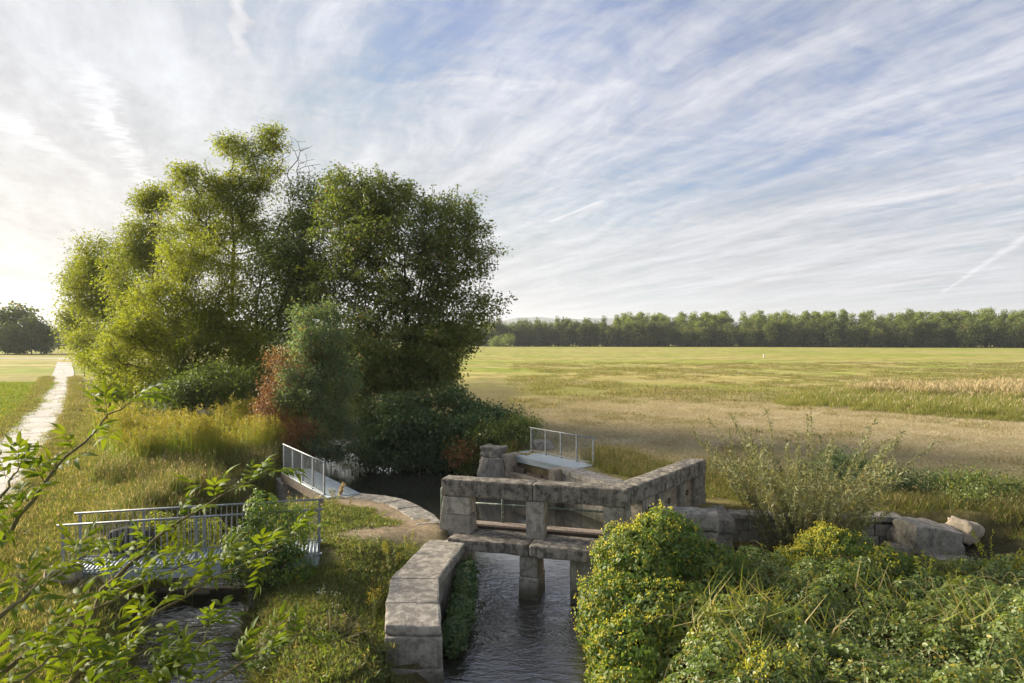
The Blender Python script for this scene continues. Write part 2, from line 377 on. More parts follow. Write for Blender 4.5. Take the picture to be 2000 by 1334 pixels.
def ground_mat():
    m, N = new_mat('meadow_ground'); p = pos(N)
    base = attr(N, 'Col', 'Color'); far = attr(N, 'far', 'Fac')
    x, y, z = N.sep(p)
    n1 = N.noise(p, 0.35, 6.0, 0.65); n2 = N.noise(p, 4.0, 6.0, 0.7); n3 = N.noise(p, 28.0, 4.0, 0.7)
    c = N.mix(1.0, base, N.mix(n1, (0.62, 0.62, 0.62), (1.32, 1.3, 1.22)), 'MULTIPLY')
    c = N.mix(1.0, c, N.mix(N.ss(n2, 0.25, 0.75), (0.62, 0.64, 0.6), (1.34, 1.32, 1.3)), 'MULTIPLY')
    c = N.mix(1.0, c, N.mix(N.ss(n3, 0.25, 0.75), (0.7, 0.7, 0.7), (1.28, 1.28, 1.28)), 'MULTIPLY')
    # strips of differently grown meadow on the wide field
    s1 = N.noise(N.vm('MULTIPLY', N.vm('ADD', p, N.vm('SCALE', N.noise(p, 0.02, 3.0, 0.5, 0, 'Color'), 14.0)), (0.006, 0.035, 1)), 1.0, 5.0, 0.6)
    s2 = N.noise(N.vm('MULTIPLY', p, (0.014, 0.075, 1)), 1.0, 6.0, 0.65)
    s3 = N.noise(N.vm('MULTIPLY', p, (0.05, 0.16, 1)), 1.0, 6.0, 0.7)
    ff = N.mix(N.ss(s1, 0.38, 0.62), (0.24, 0.275, 0.05), (0.37, 0.31, 0.115))
    ff = N.mix(N.m('MULTIPLY', N.ss(s2, 0.52, 0.66), 0.8), ff, (0.42, 0.36, 0.18))
    ff = N.mix(N.m('MULTIPLY', N.ss(s2, 0.46, 0.36), 0.8), ff, (0.26, 0.30, 0.035))
    ff = N.mix(N.m('MULTIPLY', N.ss(s3, 0.55, 0.7), 0.6), ff, (0.20, 0.17, 0.06))
    s4 = N.noise(N.vm('MULTIPLY', p, (0.22, 0.13, 1)), 1.0, 6.0, 0.72)
    ff = N.mix(1.0, ff, N.mix(N.ss(s4, 0.3, 0.7), (0.72, 0.74, 0.68), (1.3, 1.28, 1.22)), 'MULTIPLY')
    c = N.mix(far, c, ff)
    h = N.m('ADD', n2, N.m('MULTIPLY', n3, 0.5))
    N.l.new(principled(N, c, 0.95, 0.1, N.bump(h, 0.8, 0.08)), N.out.inputs[0]); return m
M['ground'] = ground_mat()

# ------------------------------------------------------------------ object helpers
def tag(o, label=None, cat=None, group=None, kind=None):
    if label: o['label'] = label
    if cat: o['category'] = cat
    if group: o['group'] = group
    if kind: o['kind'] = kind
    return o
def link(name, me, parent=None, mat=None):
    o = bpy.data.objects.new(name, me); COL.objects.link(o)
    if mat is not None and len(me.materials) == 0: me.materials.append(M[mat] if isinstance(mat, str) else mat)
    if parent is not None: o.parent = parent
    return o
def thing(name, loc, label, cat, group=None):
    o = bpy.data.objects.new(name, None); COL.objects.link(o); o.location = loc
    o.empty_display_size = 0.3
    return tag(o, label, cat, group)
def np_mesh(name, V, Q, attrs=None, mat=None, smooth=False):
    """V (n,3), Q (m,k) faces all of k corners, or a list of such arrays"""
    me = bpy.data.meshes.new(name)
    V = np.asarray(V, dtype=np.float32)
    Qs = Q if isinstance(Q, list) else [Q]
    Qs = [np.asarray(q, dtype=np.int32) for q in Qs if len(q)]
    tot = np.concatenate([np.full(len(q), q.shape[1], np.int32) for q in Qs])
    loops = np.concatenate([q.ravel() for q in Qs])
    start = np.concatenate([[0], np.cumsum(tot)[:-1]]).astype(np.int32)
    me.vertices.add(len(V)); me.vertices.foreach_set('co', V.ravel())
    me.loops.add(len(loops)); me.loops.foreach_set('vertex_index', loops)
    me.polygons.add(len(tot)); me.polygons.foreach_set('loop_start', start); me.polygons.foreach_set('loop_total', tot)
    if smooth: me.polygons.foreach_set('use_smooth', np.ones(len(tot), bool))
    me.update(calc_edges=True)
    for k, (dom, typ, arr) in (attrs or {}).items():
        a = me.attributes.new(k, typ, dom)
        key = 'color' if typ == 'FLOAT_COLOR' else ('vector' if typ == 'FLOAT_VECTOR' else 'value')
        a.data.foreach_set(key, np.asarray(arr, dtype=np.int32 if typ == 'INT' else np.float32).ravel())
    if mat is not None: me.materials.append(M[mat] if isinstance(mat, str) else mat)
    return me
def unit(v):
    v = np.asarray(v, float); return v / np.maximum(np.linalg.norm(v, axis=-1, keepdims=True), 1e-9)

def leaf_arrays(P, D, Nn, L, w, kind='rhomb', fold=0.25, curl=0.15):
    """leaves with base at P, tip direction D, face normal about Nn, length L, width ratio w"""
    n = len(P)
    D = unit(D); S = unit(np.cross(D, Nn)); N = np.cross(S, D)
    L = np.broadcast_to(np.asarray(L, float), (n,))[:, None]; hw = L * w * 0.5
    if kind == 'rhomb':
        b = P; t = P + D * L - N * L * curl
        m = P + D * L * 0.45 + N * L * 0.04
        l = m + S * hw + N * hw * fold; r = m - S * hw + N * hw * fold
        V = np.stack([b, r, t, l], 1).reshape(-1, 3)
        Q = np.arange(n * 4).reshape(n, 4); return V, [Q], 4, 1
    b = P; t = P + D * L - N * L * curl * 1.6
    def rib(f, k, s): return P + D * L * f - N * L * curl * f * f * 1.2 + S * hw * k * s + N * hw * k * fold
    r1, r2, l1, l2 = rib(.28, .85, -1), rib(.68, .8, -1), rib(.28, .85, 1), rib(.68, .8, 1)
    V = np.stack([b, r1, r2, t, l2, l1], 1).reshape(-1, 3)
    i = np.arange(n)[:, None] * 6
    Q = np.concatenate([i + np.array([[0, 1, 2, 3]]), i + np.array([[0, 3, 4, 5]])], 1).reshape(-1, 4)
    return V, [Q], 6, 2
def leaves(name, P, D, Nn, L, w, mat, parent=None, kind='rhomb', clump=None, fold=0.25, curl=0.15, make=True):
    n = len(P)
    V, Q, nv, nf = leaf_arrays(P, D, Nn, L, w, kind, fold, curl)
    r = rng.random(n); r2 = rng.random(n)
    cl = clump if clump is not None else np.full(n, 0.5)
    A = {'rnd': ('FACE', 'FLOAT', np.repeat(r, nf)), 'rnd2': ('FACE', 'FLOAT', np.repeat(r2, nf)), 'clump': ('FACE', 'FLOAT', np.repeat(cl, nf))}
    me = np_mesh(name, V, Q, A, mat)
    if not make: return me
    return link(name, me, parent)
def tube_arrays(P0, P1, r0, r1, k=5):
    P0 = np.asarray(P0, float); P1 = np.asarray(P1, float); n = len(P0)
    d = unit(P1 - P0); ref = np.where(np.abs(d[:, 2:3]) > 0.9, np.array([[1., 0, 0]]), np.array([[0, 0, 1.]]))
    s = unit(np.cross(d, ref)); t = np.cross(d, s)
    a = np.arange(k) * 2 * np.pi / k
    ring = s[:, None, :] * np.cos(a)[None, :, None] + t[:, None, :] * np.sin(a)[None, :, None]
    r0 = np.broadcast_to(np.asarray(r0, float), (n,))[:, None, None]; r1 = np.broadcast_to(np.asarray(r1, float), (n,))[:, None, None]
    V = np.concatenate([P0[:, None] + ring * r0, P1[:, None] + ring * r1], 1).reshape(-1, 3)
    i = np.arange(n)[:, None, None] * 2 * k; j = np.arange(k)[None, :, None]; j2 = (j + 1) % k
    Q = np.concatenate([i + j, i + j2, i + k + j2, i + k + j], 2).reshape(-1, 4)
    return V, Q
def tubes(name, P0, P1, r0, r1, mat, parent=None, k=5, make=True):
    V, Q = tube_arrays(P0, P1, r0, r1, k)
    me = np_mesh(name, V, Q, None, mat, smooth=True)
    return link(name, me, parent) if make else me
def pipe(name, pts, r, mat, parent=None, k=8, rend=None):
    """a continuous tube through pts with closed ends"""
    pts = np.asarray(pts, float); n = len(pts)
    tan = unit(np.gradient(pts, axis=0)); V = []
    up = np.array([0, 0, 1.]) if abs(tan[0][2]) < 0.9 else np.array([1., 0, 0])
    s = unit(np.cross(tan[0], up))
    for i in range(n):
        s = unit(s - tan[i] * np.dot(s, tan[i])); t = np.cross(tan[i], s)
        rr = r if rend is None else r + (rend - r) * i / (n - 1)
        for a in range(k):
            th = 2 * math.pi * a / k; V.append(pts[i] + rr * (s * math.cos(th) + t * math.sin(th)))
    Q = [[i * k + a, i * k + (a + 1) % k, (i + 1) * k + (a + 1) % k, (i + 1) * k + a] for i in range(n - 1) for a in range(k)]
    caps = np.array([list(range(k))[::-1], list(range((n - 1) * k, n * k))])
    me = np_mesh(name, V, [np.array(Q), caps], None, mat, smooth=True)
    return link(name, me, parent)
def vnoise(p, s=1.0, seed=0.0):
    from mathutils import noise
    return noise.noise(Vector((p[0] * s + seed, p[1] * s - seed * 1.7, p[2] * s + seed * 0.6)))
def prism(name, poly, z0, z1, mat, parent=None, bevel=0.03, rough=0.012, sub=0.35, taper=0.0, seed=None, top=None, seg=2):
    """a worn block over a ground polygon (list of xy); edges rounded, faces slightly uneven; top: heights per corner"""
    bm = bmesh.new(); n = len(poly)
    c = np.mean(np.array(poly), 0)
    zt = top if top is not None else [z1] * n
    lo = [bm.verts.new((x, y, z0)) for x, y in poly]
    hi = [bm.verts.new((c[0] + (x - c[0]) * (1 - taper), c[1] + (y - c[1]) * (1 - taper), zt[i])) for i, (x, y) in enumerate(poly)]
    bm.faces.new(lo[::-1]); bm.faces.new(hi)
    for i in range(n): bm.faces.new((lo[i], lo[(i + 1) % n], hi[(i + 1) % n], hi[i]))
    bmesh.ops.recalc_face_normals(bm, faces=bm.faces)
    if bevel > 0: bmesh.ops.bevel(bm, geom=bm.edges[:], offset=bevel, segments=seg, profile=0.6, affect='EDGES')
    if rough > 0:
        for _ in range(2):
            es = [e for e in bm.edges if e.calc_length() > sub]
            if not es: break
            bmesh.ops.subdivide_edges(bm, edges=es, cuts=max(1, min(4, int(max(e.calc_length() for e in es) / sub / 1.5))), use_grid_fill=True)
            if len(bm.verts) > 900: break
        s = random.random() * 90 if seed is None else seed
        for v in bm.verts:
            p = v.co
            v.co = p + Vector((vnoise(p, 2.3, s), vnoise(p, 2.3, s + 11), vnoise(p, 2.3, s + 23))) * rough + Vector((vnoise(p, 7, s), vnoise(p, 7, s + 5), vnoise(p, 7, s + 9))) * rough * 0.6
    me = bpy.data.meshes.new(name); bm.to_mesh(me); bm.free()
    o = link(name, me, parent, mat)
    return o
def quad_along(a, u, n, t0, t1, n0, n1):
    a = np.array(a); u = np.array(u); n = np.array(n)
    return [tuple(a + u * t0 + n * n0), tuple(a + u * t1 + n * n0), tuple(a + u * t1 + n * n1), tuple(a + u * t0 + n * n1)]
def boulder(name, c, size, rz, mat, parent=None, seed=1.0, tilt=(0, 0), ang=1.0):
    bm = bmesh.new(); bmesh.ops.create_cube(bm, size=1.0)
    bmesh.ops.bevel(bm, geom=bm.edges[:], offset=0.13 * (0.35 + 0.65 * ang), segments=2, profile=0.6, affect='EDGES')
    bmesh.ops.subdivide_edges(bm, edges=bm.edges[:], cuts=2, use_grid_fill=True)
    bmesh.ops.subdivide_edges(bm, edges=[e for e in bm.edges if e.calc_length() > .12], cuts=1, use_grid_fill=True)
    mt = Matrix.Translation(Vector(c)) @ Matrix.Rotation(rz, 4, 'Z') @ Matrix.Rotation(tilt[0], 4, 'X') @ Matrix.Rotation(tilt[1], 4, 'Y') @ Matrix.Diagonal((*size, 1))
    for v in bm.verts:
        p = v.co.copy(); k = 1 + 0.30 * ang * vnoise(p, 1.9, seed) + 0.16 * vnoise(p, 4.5, seed + 7) + 0.06 * abs(vnoise(p, 9.0, seed + 3))
        v.co = mt @ (p * k)
    for f in bm.faces: f.smooth = True
    me = bpy.data.meshes.new(name); bm.to_mesh(me); bm.free()
    return link(name, me, parent, mat)

# ------------------------------------------------------------------ terrain
WATER_Z = -1.5
S1_POLY = np.array([(-1.45, 13.2), (-1.75, 15.5), (-1.35, 18.2), (-1.35, 20.6), (2.7, 20.6), (2.3, 18), (1.9, 15), (1.7, 12), (2.0, 8), (2.5, 0), (3, -30), (-2.5, -30), (-1.8, 0), (-1.4, 10)])
POOL = np.array([(-1.6, 19.6), (-2.4, 20.8), (-3.6, 22.6), (-5.7, 24.0), (-7.3, 24.6), (-8.9, 27.2), (-9.4, 31), (-11.4, 40), (-15, 52), (-11, 52), (-7.0, 38.4), (-3, 36.2), (-0.6, 33), (-0.2, 31), (2.1, 27.7), (3.5, 25), (4.9, 23.0), (2.3, 19.0)])
S2_LINE = np.array([(-8.0, 26.5), (-9.0, 22.5), (-8.5, 19), (-7.6, 16), (-6.3, 13.3), (-3.6, 8), (-1, 2)])
def d_poly(x, y, poly):
    """signed distance to a polygon, negative inside"""
    d = np.full(x.shape, 1e9); ins = np.zeros(x.shape, bool)
    n = len(poly)
    for i in range(n):
        ax, ay = poly[i]; bx, by = poly[(i + 1) % n]
        ex, ey = bx - ax, by - ay
        t = np.clip(((x - ax) * ex + (y - ay) * ey) / (ex * ex + ey * ey), 0, 1)
        d = np.minimum(d, np.hypot(x - ax - t * ex, y - ay - t * ey))
        cr = (ay > y) != (by > y)
        with np.errstate(divide='ignore', invalid='ignore'):
            xi = (bx - ax) * (y - ay) / (by - ay + 1e-12) + ax
        ins ^= cr & (x < xi)
    return np.where(ins, -d, d)
def d_line(x, y, line):
    d = np.full(np.shape(x), 1e9)
    for (ax, ay), (bx, by) in zip(line[:-1], line[1:]):
        ex, ey = bx - ax, by - ay
        t = np.clip(((x - ax) * ex + (y - ay) * ey) / (ex * ex + ey * ey), 0, 1)
        d = np.minimum(d, np.hypot(x - ax - t * ex, y - ay - t * ey))
    return d
def sstep(v, lo, hi):
    t = np.clip((v - lo) / (hi - lo), 0, 1); return t * t * (3 - 2 * t)
def lump(x, y, s, seed=0):
    return np.sin(x * s + seed) * np.cos(y * s * 1.13 + seed * 2.1) * .5 + np.sin(x * s * 2.3 + y * s * 1.7 + seed * 3) * .3 + np.cos(y * s * 3.1 - x * s * 2.7 + seed) * .2
PATH_R = np.array([(-3.2, 0.0), (-14.9, 20.2), (-22.9, 33.8), (-32.8, 50.8), (-68, 106), (-117, 181)])
WALL_A, WALL_B = np.array((6.2, 21.3)), np.array((11.7, 20.5))
def water_dist(x, y):
    return np.minimum(np.minimum(d_poly(x, y, S1_POLY), d_poly(x, y, POOL)), d_line(x, y, S2_LINE) - 1.05)
def ground_z(x, y):
    x = np.asarray(x, float); y = np.asarray(y, float)
    shp = x.shape; x = np.atleast_1d(x).astype(float); y = np.atleast_1d(y).astype(float)
    near = (np.abs(x) < 45) & (y > -40) & (y < 75)
    z = np.zeros(x.shape)
    z += 0.05 * lump(x, y, 0.45, 1) * near + 0.025 * lump(x, y, 1.9, 2) * near
    z += 0.15 * lump(x, y, 0.02, 4) * (y > 120)
    # island between the two arms of water slopes down to the camera
    isl = sstep(x, -6.5, -5.0) * sstep(x, -1.0, -2.2) * sstep(y, 18.5, 15.0) * sstep(y, -5, 2)
    z -= isl * 0.35
    z -= 0.22 * sstep(d_line(x, y, np.array([(-1.8, 18.2), (-2.2, 15.5), (-1.9, 13.2)])), 2.0, 0.9) * (x < -1) * sstep(y, 19.0, 18.0)
    z -= 0.75 * sstep(x, -3.0, -2.3) * sstep(y, 13.3, 12.9) * (x < 0)
    # low bramble ground in front of the retaining wall
    lowr = sstep(x, 1.5, 3.0) * sstep(x, 17.5, 13.0)
    wy = WALL_A[1] + (x - WALL_A[0]) * (WALL_B[1] - WALL_A[1]) / (WALL_B[0] - WALL_A[0])
    wy = np.where(x < 6.2, np.minimum(wy, 17.9 + (x - 2.9) * 1.0), wy)
    lowr *= sstep(y, wy + 0.45, wy + 0.05) 
    z -= lowr * 0.95
    # ground falls a little towards the camera on the left bank too
    z -= sstep(y, 16, 8) * 0.25 * (x < -6)
    d = np.full(x.shape, 1e9)
    idx = np.nonzero(near & (np.abs(x) < 25) & (y < 60))[0]
    d[idx] = water_dist(x[idx], y[idx])
    bw = np.where((y > 18.5) & (y < 33) & (x > -6.2), 0.45, 1.25)
    bw = np.where((x > -3.2) & (x < -0.5) & (y > 12.6) & (y <= 18.6), 0.35, bw)
    bw = np.where((x > 1.2) & (y < 18.5), 2.2, bw)
    bw = np.where((x < -6.5) & (y > 17), 1.6, bw)
    bed = -2.3
    k = sstep(d, -0.35, bw)
    z = bed + (z - bed) * k
    return z.reshape(shp) if shp else float(z[0])

def zone_colour(x, y):
    n = len(x)
    c = np.tile(np.array([0.17, 0.15, 0.065]), (n, 1))
    green = np.array([0.15, 0.175, 0.04]); tan = np.array([0.48, 0.405, 0.27]); soil = np.array([0.30, 0.235, 0.165]); mud = np.array([0.07, 0.055, 0.035])
    def put(col, m): 
        nonlocal c; c = c * (1 - m[:, None]) + np.array(col) * m[:, None]
    right = sstep(x, 0.0, 3.0) * (y > 20)
    put((0.215, 0.185, 0.075), right)
    wob = 3.5 * lump(x, y, 0.11, 3)
    hay = right * sstep(y + wob, 27, 35) * sstep(y + wob, 59, 53)
    put(tan, hay)
    put((0.24, 0.24, 0.06), right * sstep(y + wob, 53, 59) * sstep(y, 95, 70))
    # left of the path: fresh meadow
    pr = np.interp(y, PATH_R[:, 1], PATH_R[:, 0])
    put((0.19, 0.225, 0.035), (x < pr - 3.0) * (y > 0) * 1.0)
    put((0.20, 0.19, 0.06), ((x >= pr - 3.0) & (x < pr + 3.5) & (y < 190)) * 1.0)
    wear = np.exp(-((x - pr - 1.1) / 0.5) ** 2) * (lump(x, y, 0.6, 9) > -0.1) * (y < 60)
    put((0.27, 0.22, 0.13), wear * 0.6)
    # trodden soil on the island beside the capping stones
    sp = np.exp(-((d_line(x, y, np.array([(-5.4, 22.4), (-3.9, 21.5), (-2.9, 20.2), (-2.4, 19.0), (-4.2, 18.6)]))) / 0.8) ** 2)
    put(soil, np.clip(sp * 1.15 + 0.25 * lump(x, y, 2.1, 5) * (sp > .2), 0, 1))
    isl = ((x > -6.5) & (x < -2) & (y > 10) & (y < 19)) * (1 - np.clip(sp, 0, 1))
    put((0.12, 0.125, 0.045), isl * 0.8)
    dw = water_dist(x, y)
    put(mud, sstep(dw, 0.9, 0.2) * 0.85)
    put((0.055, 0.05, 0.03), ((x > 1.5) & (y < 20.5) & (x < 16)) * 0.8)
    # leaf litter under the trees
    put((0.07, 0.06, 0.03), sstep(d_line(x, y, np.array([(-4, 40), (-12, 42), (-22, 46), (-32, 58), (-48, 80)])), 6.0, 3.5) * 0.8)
    return c
def axis(lo, hi, step, far, g=1.13):
    a = list(np.arange(lo, hi + 1e-6, step)); s = step; v = a[-1]; up = []
    while v < far: s *= g; v += s; up.append(v)
    s = step; v = lo; dn = []
    while v > -far: s *= g; v -= s; dn.append(v)
    return np.array(dn[::-1] + a + up)
gx = axis(-17, 16, 0.2, 9000); gy = axis(9, 37, 0.2, 9000)
gy = gy[gy > -300]
GX, GY = np.meshgrid(gx, gy); xx = GX.ravel(); yy = GY.ravel()
gz = ground_z(xx, yy)
nx, ny = len(gx), len(gy)
ii = (np.arange(ny - 1)[:, None] * nx + np.arange(nx - 1)[None, :]).ravel()
gq = np.stack([ii, ii + 1, ii + 1 + nx, ii + nx], 1)
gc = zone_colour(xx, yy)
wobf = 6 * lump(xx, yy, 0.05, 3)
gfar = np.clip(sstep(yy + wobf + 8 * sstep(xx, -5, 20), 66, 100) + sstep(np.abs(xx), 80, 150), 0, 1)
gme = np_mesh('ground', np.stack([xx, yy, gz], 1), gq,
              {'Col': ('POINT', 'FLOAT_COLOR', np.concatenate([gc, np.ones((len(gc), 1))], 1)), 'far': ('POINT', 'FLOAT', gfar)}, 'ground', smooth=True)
ground = tag(link('ground', gme), 'flat meadow ground cut by the stream channels', 'ground', kind='structure')

# water: one level sheet filling the channels
wx_ = np.linspace(-18, 12, 40); wy_ = np.linspace(-30, 56, 90)
WX, WY = np.meshgrid(wx_, wy_)
wi = (np.arange(89)[:, None] * 40 + np.arange(39)[None, :]).ravel()
water = link('stream_water', np_mesh('stream_water', np.stack([WX.ravel(), WY.ravel(), np.full(WX.size, WATER_Z)], 1), np.stack([wi, wi + 1, wi + 41, wi + 40], 1), None, 'water', smooth=True))
tag(water, 'dark rippled stream water below and above the stone weir', 'water', kind='structure')

# ------------------------------------------------------------------ concrete slab path
path_o = bpy.data.objects.new('path', None); COL.objects.link(path_o)
tag(path_o, 'pale concrete slab farm track running beside the trees', 'path', kind='structure')
def path_pt(s):
    seg = np.linalg.norm(np.diff(PATH_R, axis=0), axis=1); cum = np.concatenate([[0], np.cumsum(seg)])
    i = int(np.clip(np.searchsorted(cum, s) - 1, 0, len(seg) - 1)); f = (s - cum[i]) / seg[i]
    p = PATH_R[i] + (PATH_R[i + 1] - PATH_R[i]) * f; u = (PATH_R[i + 1] - PATH_R[i]) / seg[i]
    return p, u
PW = 2.65; s = 8.0
path_len = np.linalg.norm(np.diff(PATH_R, axis=0), axis=1).sum()
while s < path_len - 4:
    L = 2.96 + random.uniform(-.05, .05)
    p, u = path_pt(s); n = np.array([-u[1], u[0]])
    q = [p + n * random.uniform(-.05, .05), p + u * L + n * random.uniform(-.05, .05)]
    poly = [tuple(q[0]), tuple(q[1]), tuple(q[1] + n * (PW + random.uniform(-.06, .06))), tuple(q[0] + n * (PW + random.uniform(-.06, .06)))]
    zt = 0.075 + random.uniform(-.012, .012)
    if s < 70: prism('paving_slab', poly, -0.15, zt, 'slab', path_o, 0.018, 0.004, 1.2, seg=1)
    else: prism('paving_slab', poly, -0.15, zt, 'slab', path_o, 0.0, 0.0)
    s += 3.02
# the crossing track at the far end
pe, ue = path_pt(path_len - 3)
prism('paving_slab', [tuple(pe + np.array(q)) for q in ((1.5, 0), (1.5, 5.5), (-34, 2.5), (-34, -1.0))], -0.15, 0.08, 'slab', path_o, 0, 0)

# ------------------------------------------------------------------ stone weir
WA = np.array((-1.97, 19.0)); WC = np.array((2.93, 17.6)); WE = np.array((6.24, 22.0))
u1 = (WC - WA) / np.linalg.norm(WC - WA); n1 = np.array((-u1[1], u1[0]))
u2 = (WE - WC) / np.linalg.norm(WE - WC); n2 = np.array((-u2[1], u2[0]))
L1 = np.linalg.norm(WC - WA); L2 = np.linalg.norm(WE - WC)
weir = thing('stone_weir', (0.4, 18.2, -1.5), 'old angled stone weir bridge with heavy parapet beams over the stream', 'weir')
def wpart(name, poly, z0, z1, mat='stone', **k):
    o = prism(name, poly, z0, z1, mat, None, **k)
    o.parent = weir; o.matrix_parent_inverse = Matrix.Translation((-0.4, -18.2, 1.5))
    return o
TH = 0.56
# mitred inner corner for the beams and the deck
def inner(k):
    A = np.array([u1, -u2]).T; r = (WC + n2 * k) - (WA + n1 * k)
    t = np.linalg.solve(A, r); return WA + n1 * k + u1 * t[0]
# parapet beams: two stones on the first arm, three on the second
jm = 2.62
wpart('parapet_beam', quad_along(WA, u1, n1, 0.0, jm, -0.03, TH), 0.93, 1.40, 'stone_dark', bevel=0.05, rough=0.012, seg=2, sub=.25)
ic = inner(TH); ic0 = WC + (u1 - u2) * 0.0
a0 = WA + u1 * (jm + .006)
fr = WC - n1 * 0.03 + (u1) * 0.02
wpart('parapet_beam', [tuple(a0 - n1 * .03), tuple(WC + u1 * .02 - n1 * 0.03), tuple(WC + u2 * .62 - n2 * .03), tuple(WC + u2 * .62 + n2 * TH), tuple(ic + u2 * 0.02), tuple(a0 + n1 * TH)], 0.935, 1.41, 'stone_dark', bevel=0.05, rough=0.012, seg=2, sub=.25)
for t0, t1, zz in ((.63, 3.45, 1.405), (3.46, L2, 1.41)):
    wpart('parapet_beam', quad_along(WC, u2, n2, t0, t1, -0.03, TH), 0.94, zz, 'stone_dark', bevel=0.05, rough=0.012, seg=2, sub=.25)
# posts of the first arm
lp = quad_along(WA, u1, n1, -0.12, .86, -0.02, TH - .02); lp2 = quad_along(WA, u1, n1, -0.02, .83, 0.0, TH - .03)
def battered(poly_lo, poly_hi, z0, z1, mat, name='post_block'):
    o = wpart(name, poly_lo, z0, z1, mat, bevel=0.035, rough=0.012)
    c0 = np.array(poly_lo); c1 = np.array(poly_hi)
    for v in o.data.vertices:
        k = (v.co.z - z0) / (z1 - z0)
        # slide the left side inwards with height
        f = np.dot(np.array(v.co[:2]) - WA, u1)
        s_ = np.clip((.86 - f) / .98, 0, 1)
        v.co.x += u1[0] * .10 * k * s_; v.co.y += u1[1] * .10 * k * s_
    return o
battered(lp, lp2, -0.25, 0.43, 'stone')
battered(quad_along(WA, u1, n1, -0.03, .84, -0.02, TH - .02), lp2, 0.436, 0.926, 'stone')
wpart('post', quad_along(WA, u1, n1, 2.43, 2.92, 0.0, TH - .10), -0.12, 0.928, 'stone', bevel=.035, rough=.012)
wpart('post', quad_along(WA, u1, n1, 4.50, L1 - .03, 0.0, TH - .04), -0.12, 0.928, 'stone', bevel=.035, rough=.012)
wpart('post', quad_along(WC, u2, n2, 0.06, .36, 0.02, TH - .04), -0.12, 0.93, 'stone', bevel=.03, rough=.01)
# second arm: posts, recessed panels, end block in two courses
for t0, t1, k0, k1 in ((1.0, 1.22, 0, .5), (2.0, 2.32, 0, .5), (3.5, 3.86, 0, .5)):
    wpart('post', quad_along(WC, u2, n2, t0, t1, k0, k1), -0.6, 0.933, 'stone', bevel=.03, rough=.012)
for t0, t1 in ((1.225, 1.995), (2.325, 3.495), (3.865, 4.60)):
    pan = wpart('infill_panel', quad_along(WC, u2, n2, t0, t1, .11, .42), -0.6, 0.93, 'stone_pale', bevel=.02, rough=.012)
    c = WC + u2 * (t0 + t1) / 2 + n2 * .10
    pts = [(c[0] + u2[0] * .075 * math.cos(a), c[1] + u2[1] * .075 * math.cos(a), .55 + .075 * math.sin(a)) for a in np.linspace(0, 2 * math.pi, 13)]
    o = pipe('iron_ring', pts, .018, 'iron_and_shade', None, 6); o.parent = pan
wpart('end_block', quad_along(WC, u2, n2, 4.605, L2 + .03, -.01, TH - .02), -0.6, 0.36, 'stone', bevel=.035, rough=.014)
wpart('end_block', quad_along(WC, u2, n2, 4.605, L2 + .0, 0.0, TH - .03), .366, .934, 'stone', bevel=.035, rough=.014)
# sill slabs carrying the posts
wpart('sill_slab', quad_along(WA, u1, n1, .42, 2.66, -.62, .60), -.36, -.055, 'stone_dark', bevel=.05, rough=.016)
wpart('sill_slab', quad_along(WA, u1, n1, 2.67, L1 + .05, -.62, .60), -.37, -.06, 'stone_dark', bevel=.05, rough=.016)
# piers under the sill
pl = quad_along(WA, u1, n1, 2.40, 2.88, -.52, .25)
wpart('pier_block', pl, -.92, -.375, 'stone', bevel=.04, rough=.015)
wpart('pier_block', quad_along(WA, u1, n1, 2.38, 2.90, -.54, .27), -2.2, -.926, 'stone', bevel=.04, rough=.015)
wpart('abutment_block', quad_along(WA, u1, n1, .0, .62, -.35, 1.1), -2.2, -.366, 'stone', bevel=.04, rough=.015)
wpart('abutment_block', quad_along(WA, u1, n1, 3.72, L1 + .7, -.45, 1.1), -2.2, -.376, 'stone', bevel=.04, rough=.015)
# walking deck behind the parapet
dk = [tuple(WA + u1 * .2 + n1 * .28), tuple(WA + u1 * (L1 + .05) + n1 * .28 - u1 * .25), tuple(WC + u2 * .5 + n2 * .2), tuple(WC + u2 * L2 + n2 * .45), tuple(WC + u2 * L2 + n2 * 1.06), tuple(inner(1.06)), tuple(WA + u1 * -.1 + n1 * 1.06)]
dk2 = [tuple(WA + u1 * .0 + n1 * .60), tuple(inner(.60)), tuple(WC + u2 * L2 + n2 * .60), tuple(WC + u2 * L2 + n2 * .95), tuple(inner(.95)), tuple(WA + n1 * .95)]
wpart('walking_deck', dk2, -.16, .05, 'aggregate', bevel=.015, rough=0)
wpart('deck_gap_shade', quad_along(WA, u1, n1, 0.9, 4.45, .50, .595), -.05, .03, 'iron_and_shade', bevel=.015, rough=0)  # dark strip added to stand for the shaded gap before the deck
# green pipe handrail along the back of the deck
rail = thing('pipe_handrail', (0, 19.2, 0.13), 'worn green tubular handrail along the back of the weir deck', 'handrail')
def rpart(name, pts, r=.03):
    o = pipe(name, pts, r, 'green_pipe', None, 8); o.parent = rail; o.matrix_parent_inverse = Matrix.Translation((0, -19.2, -.13)); return o
q0 = WA + u1 * .05 + n1 * .89; qi = inner(.89); q1 = WC + u2 * (L2 - .1) + n2 * .89
e0 = WA - u1 * .17 + n1 * .45
for zz in (.56, 1.03):
    rpart('rail', [(*q0, zz), (*qi, zz)]); rpart('rail', [(*qi, zz), (*q1, zz)])
for f in (0.0, .33, .62):
    p = q0 + (qi - q0) * f; rpart('upright', [(*p, .03), (*p, 1.03)])
rpart('upright', [(*qi, .03), (*qi, 1.06)], .034)
for f in (.34, .67, 1.0):
    p = qi + (q1 - qi) * f; rpart('upright', [(*p, .03), (*p, 1.03)])
rpart('end_loop', [(*e0, .05), (*e0, 1.0), (*(e0 + u1 * .03 + n1 * .02), 1.09), (*(e0 + u1 * .12 + n1 * .12), 1.13), (*q0, 1.03)])

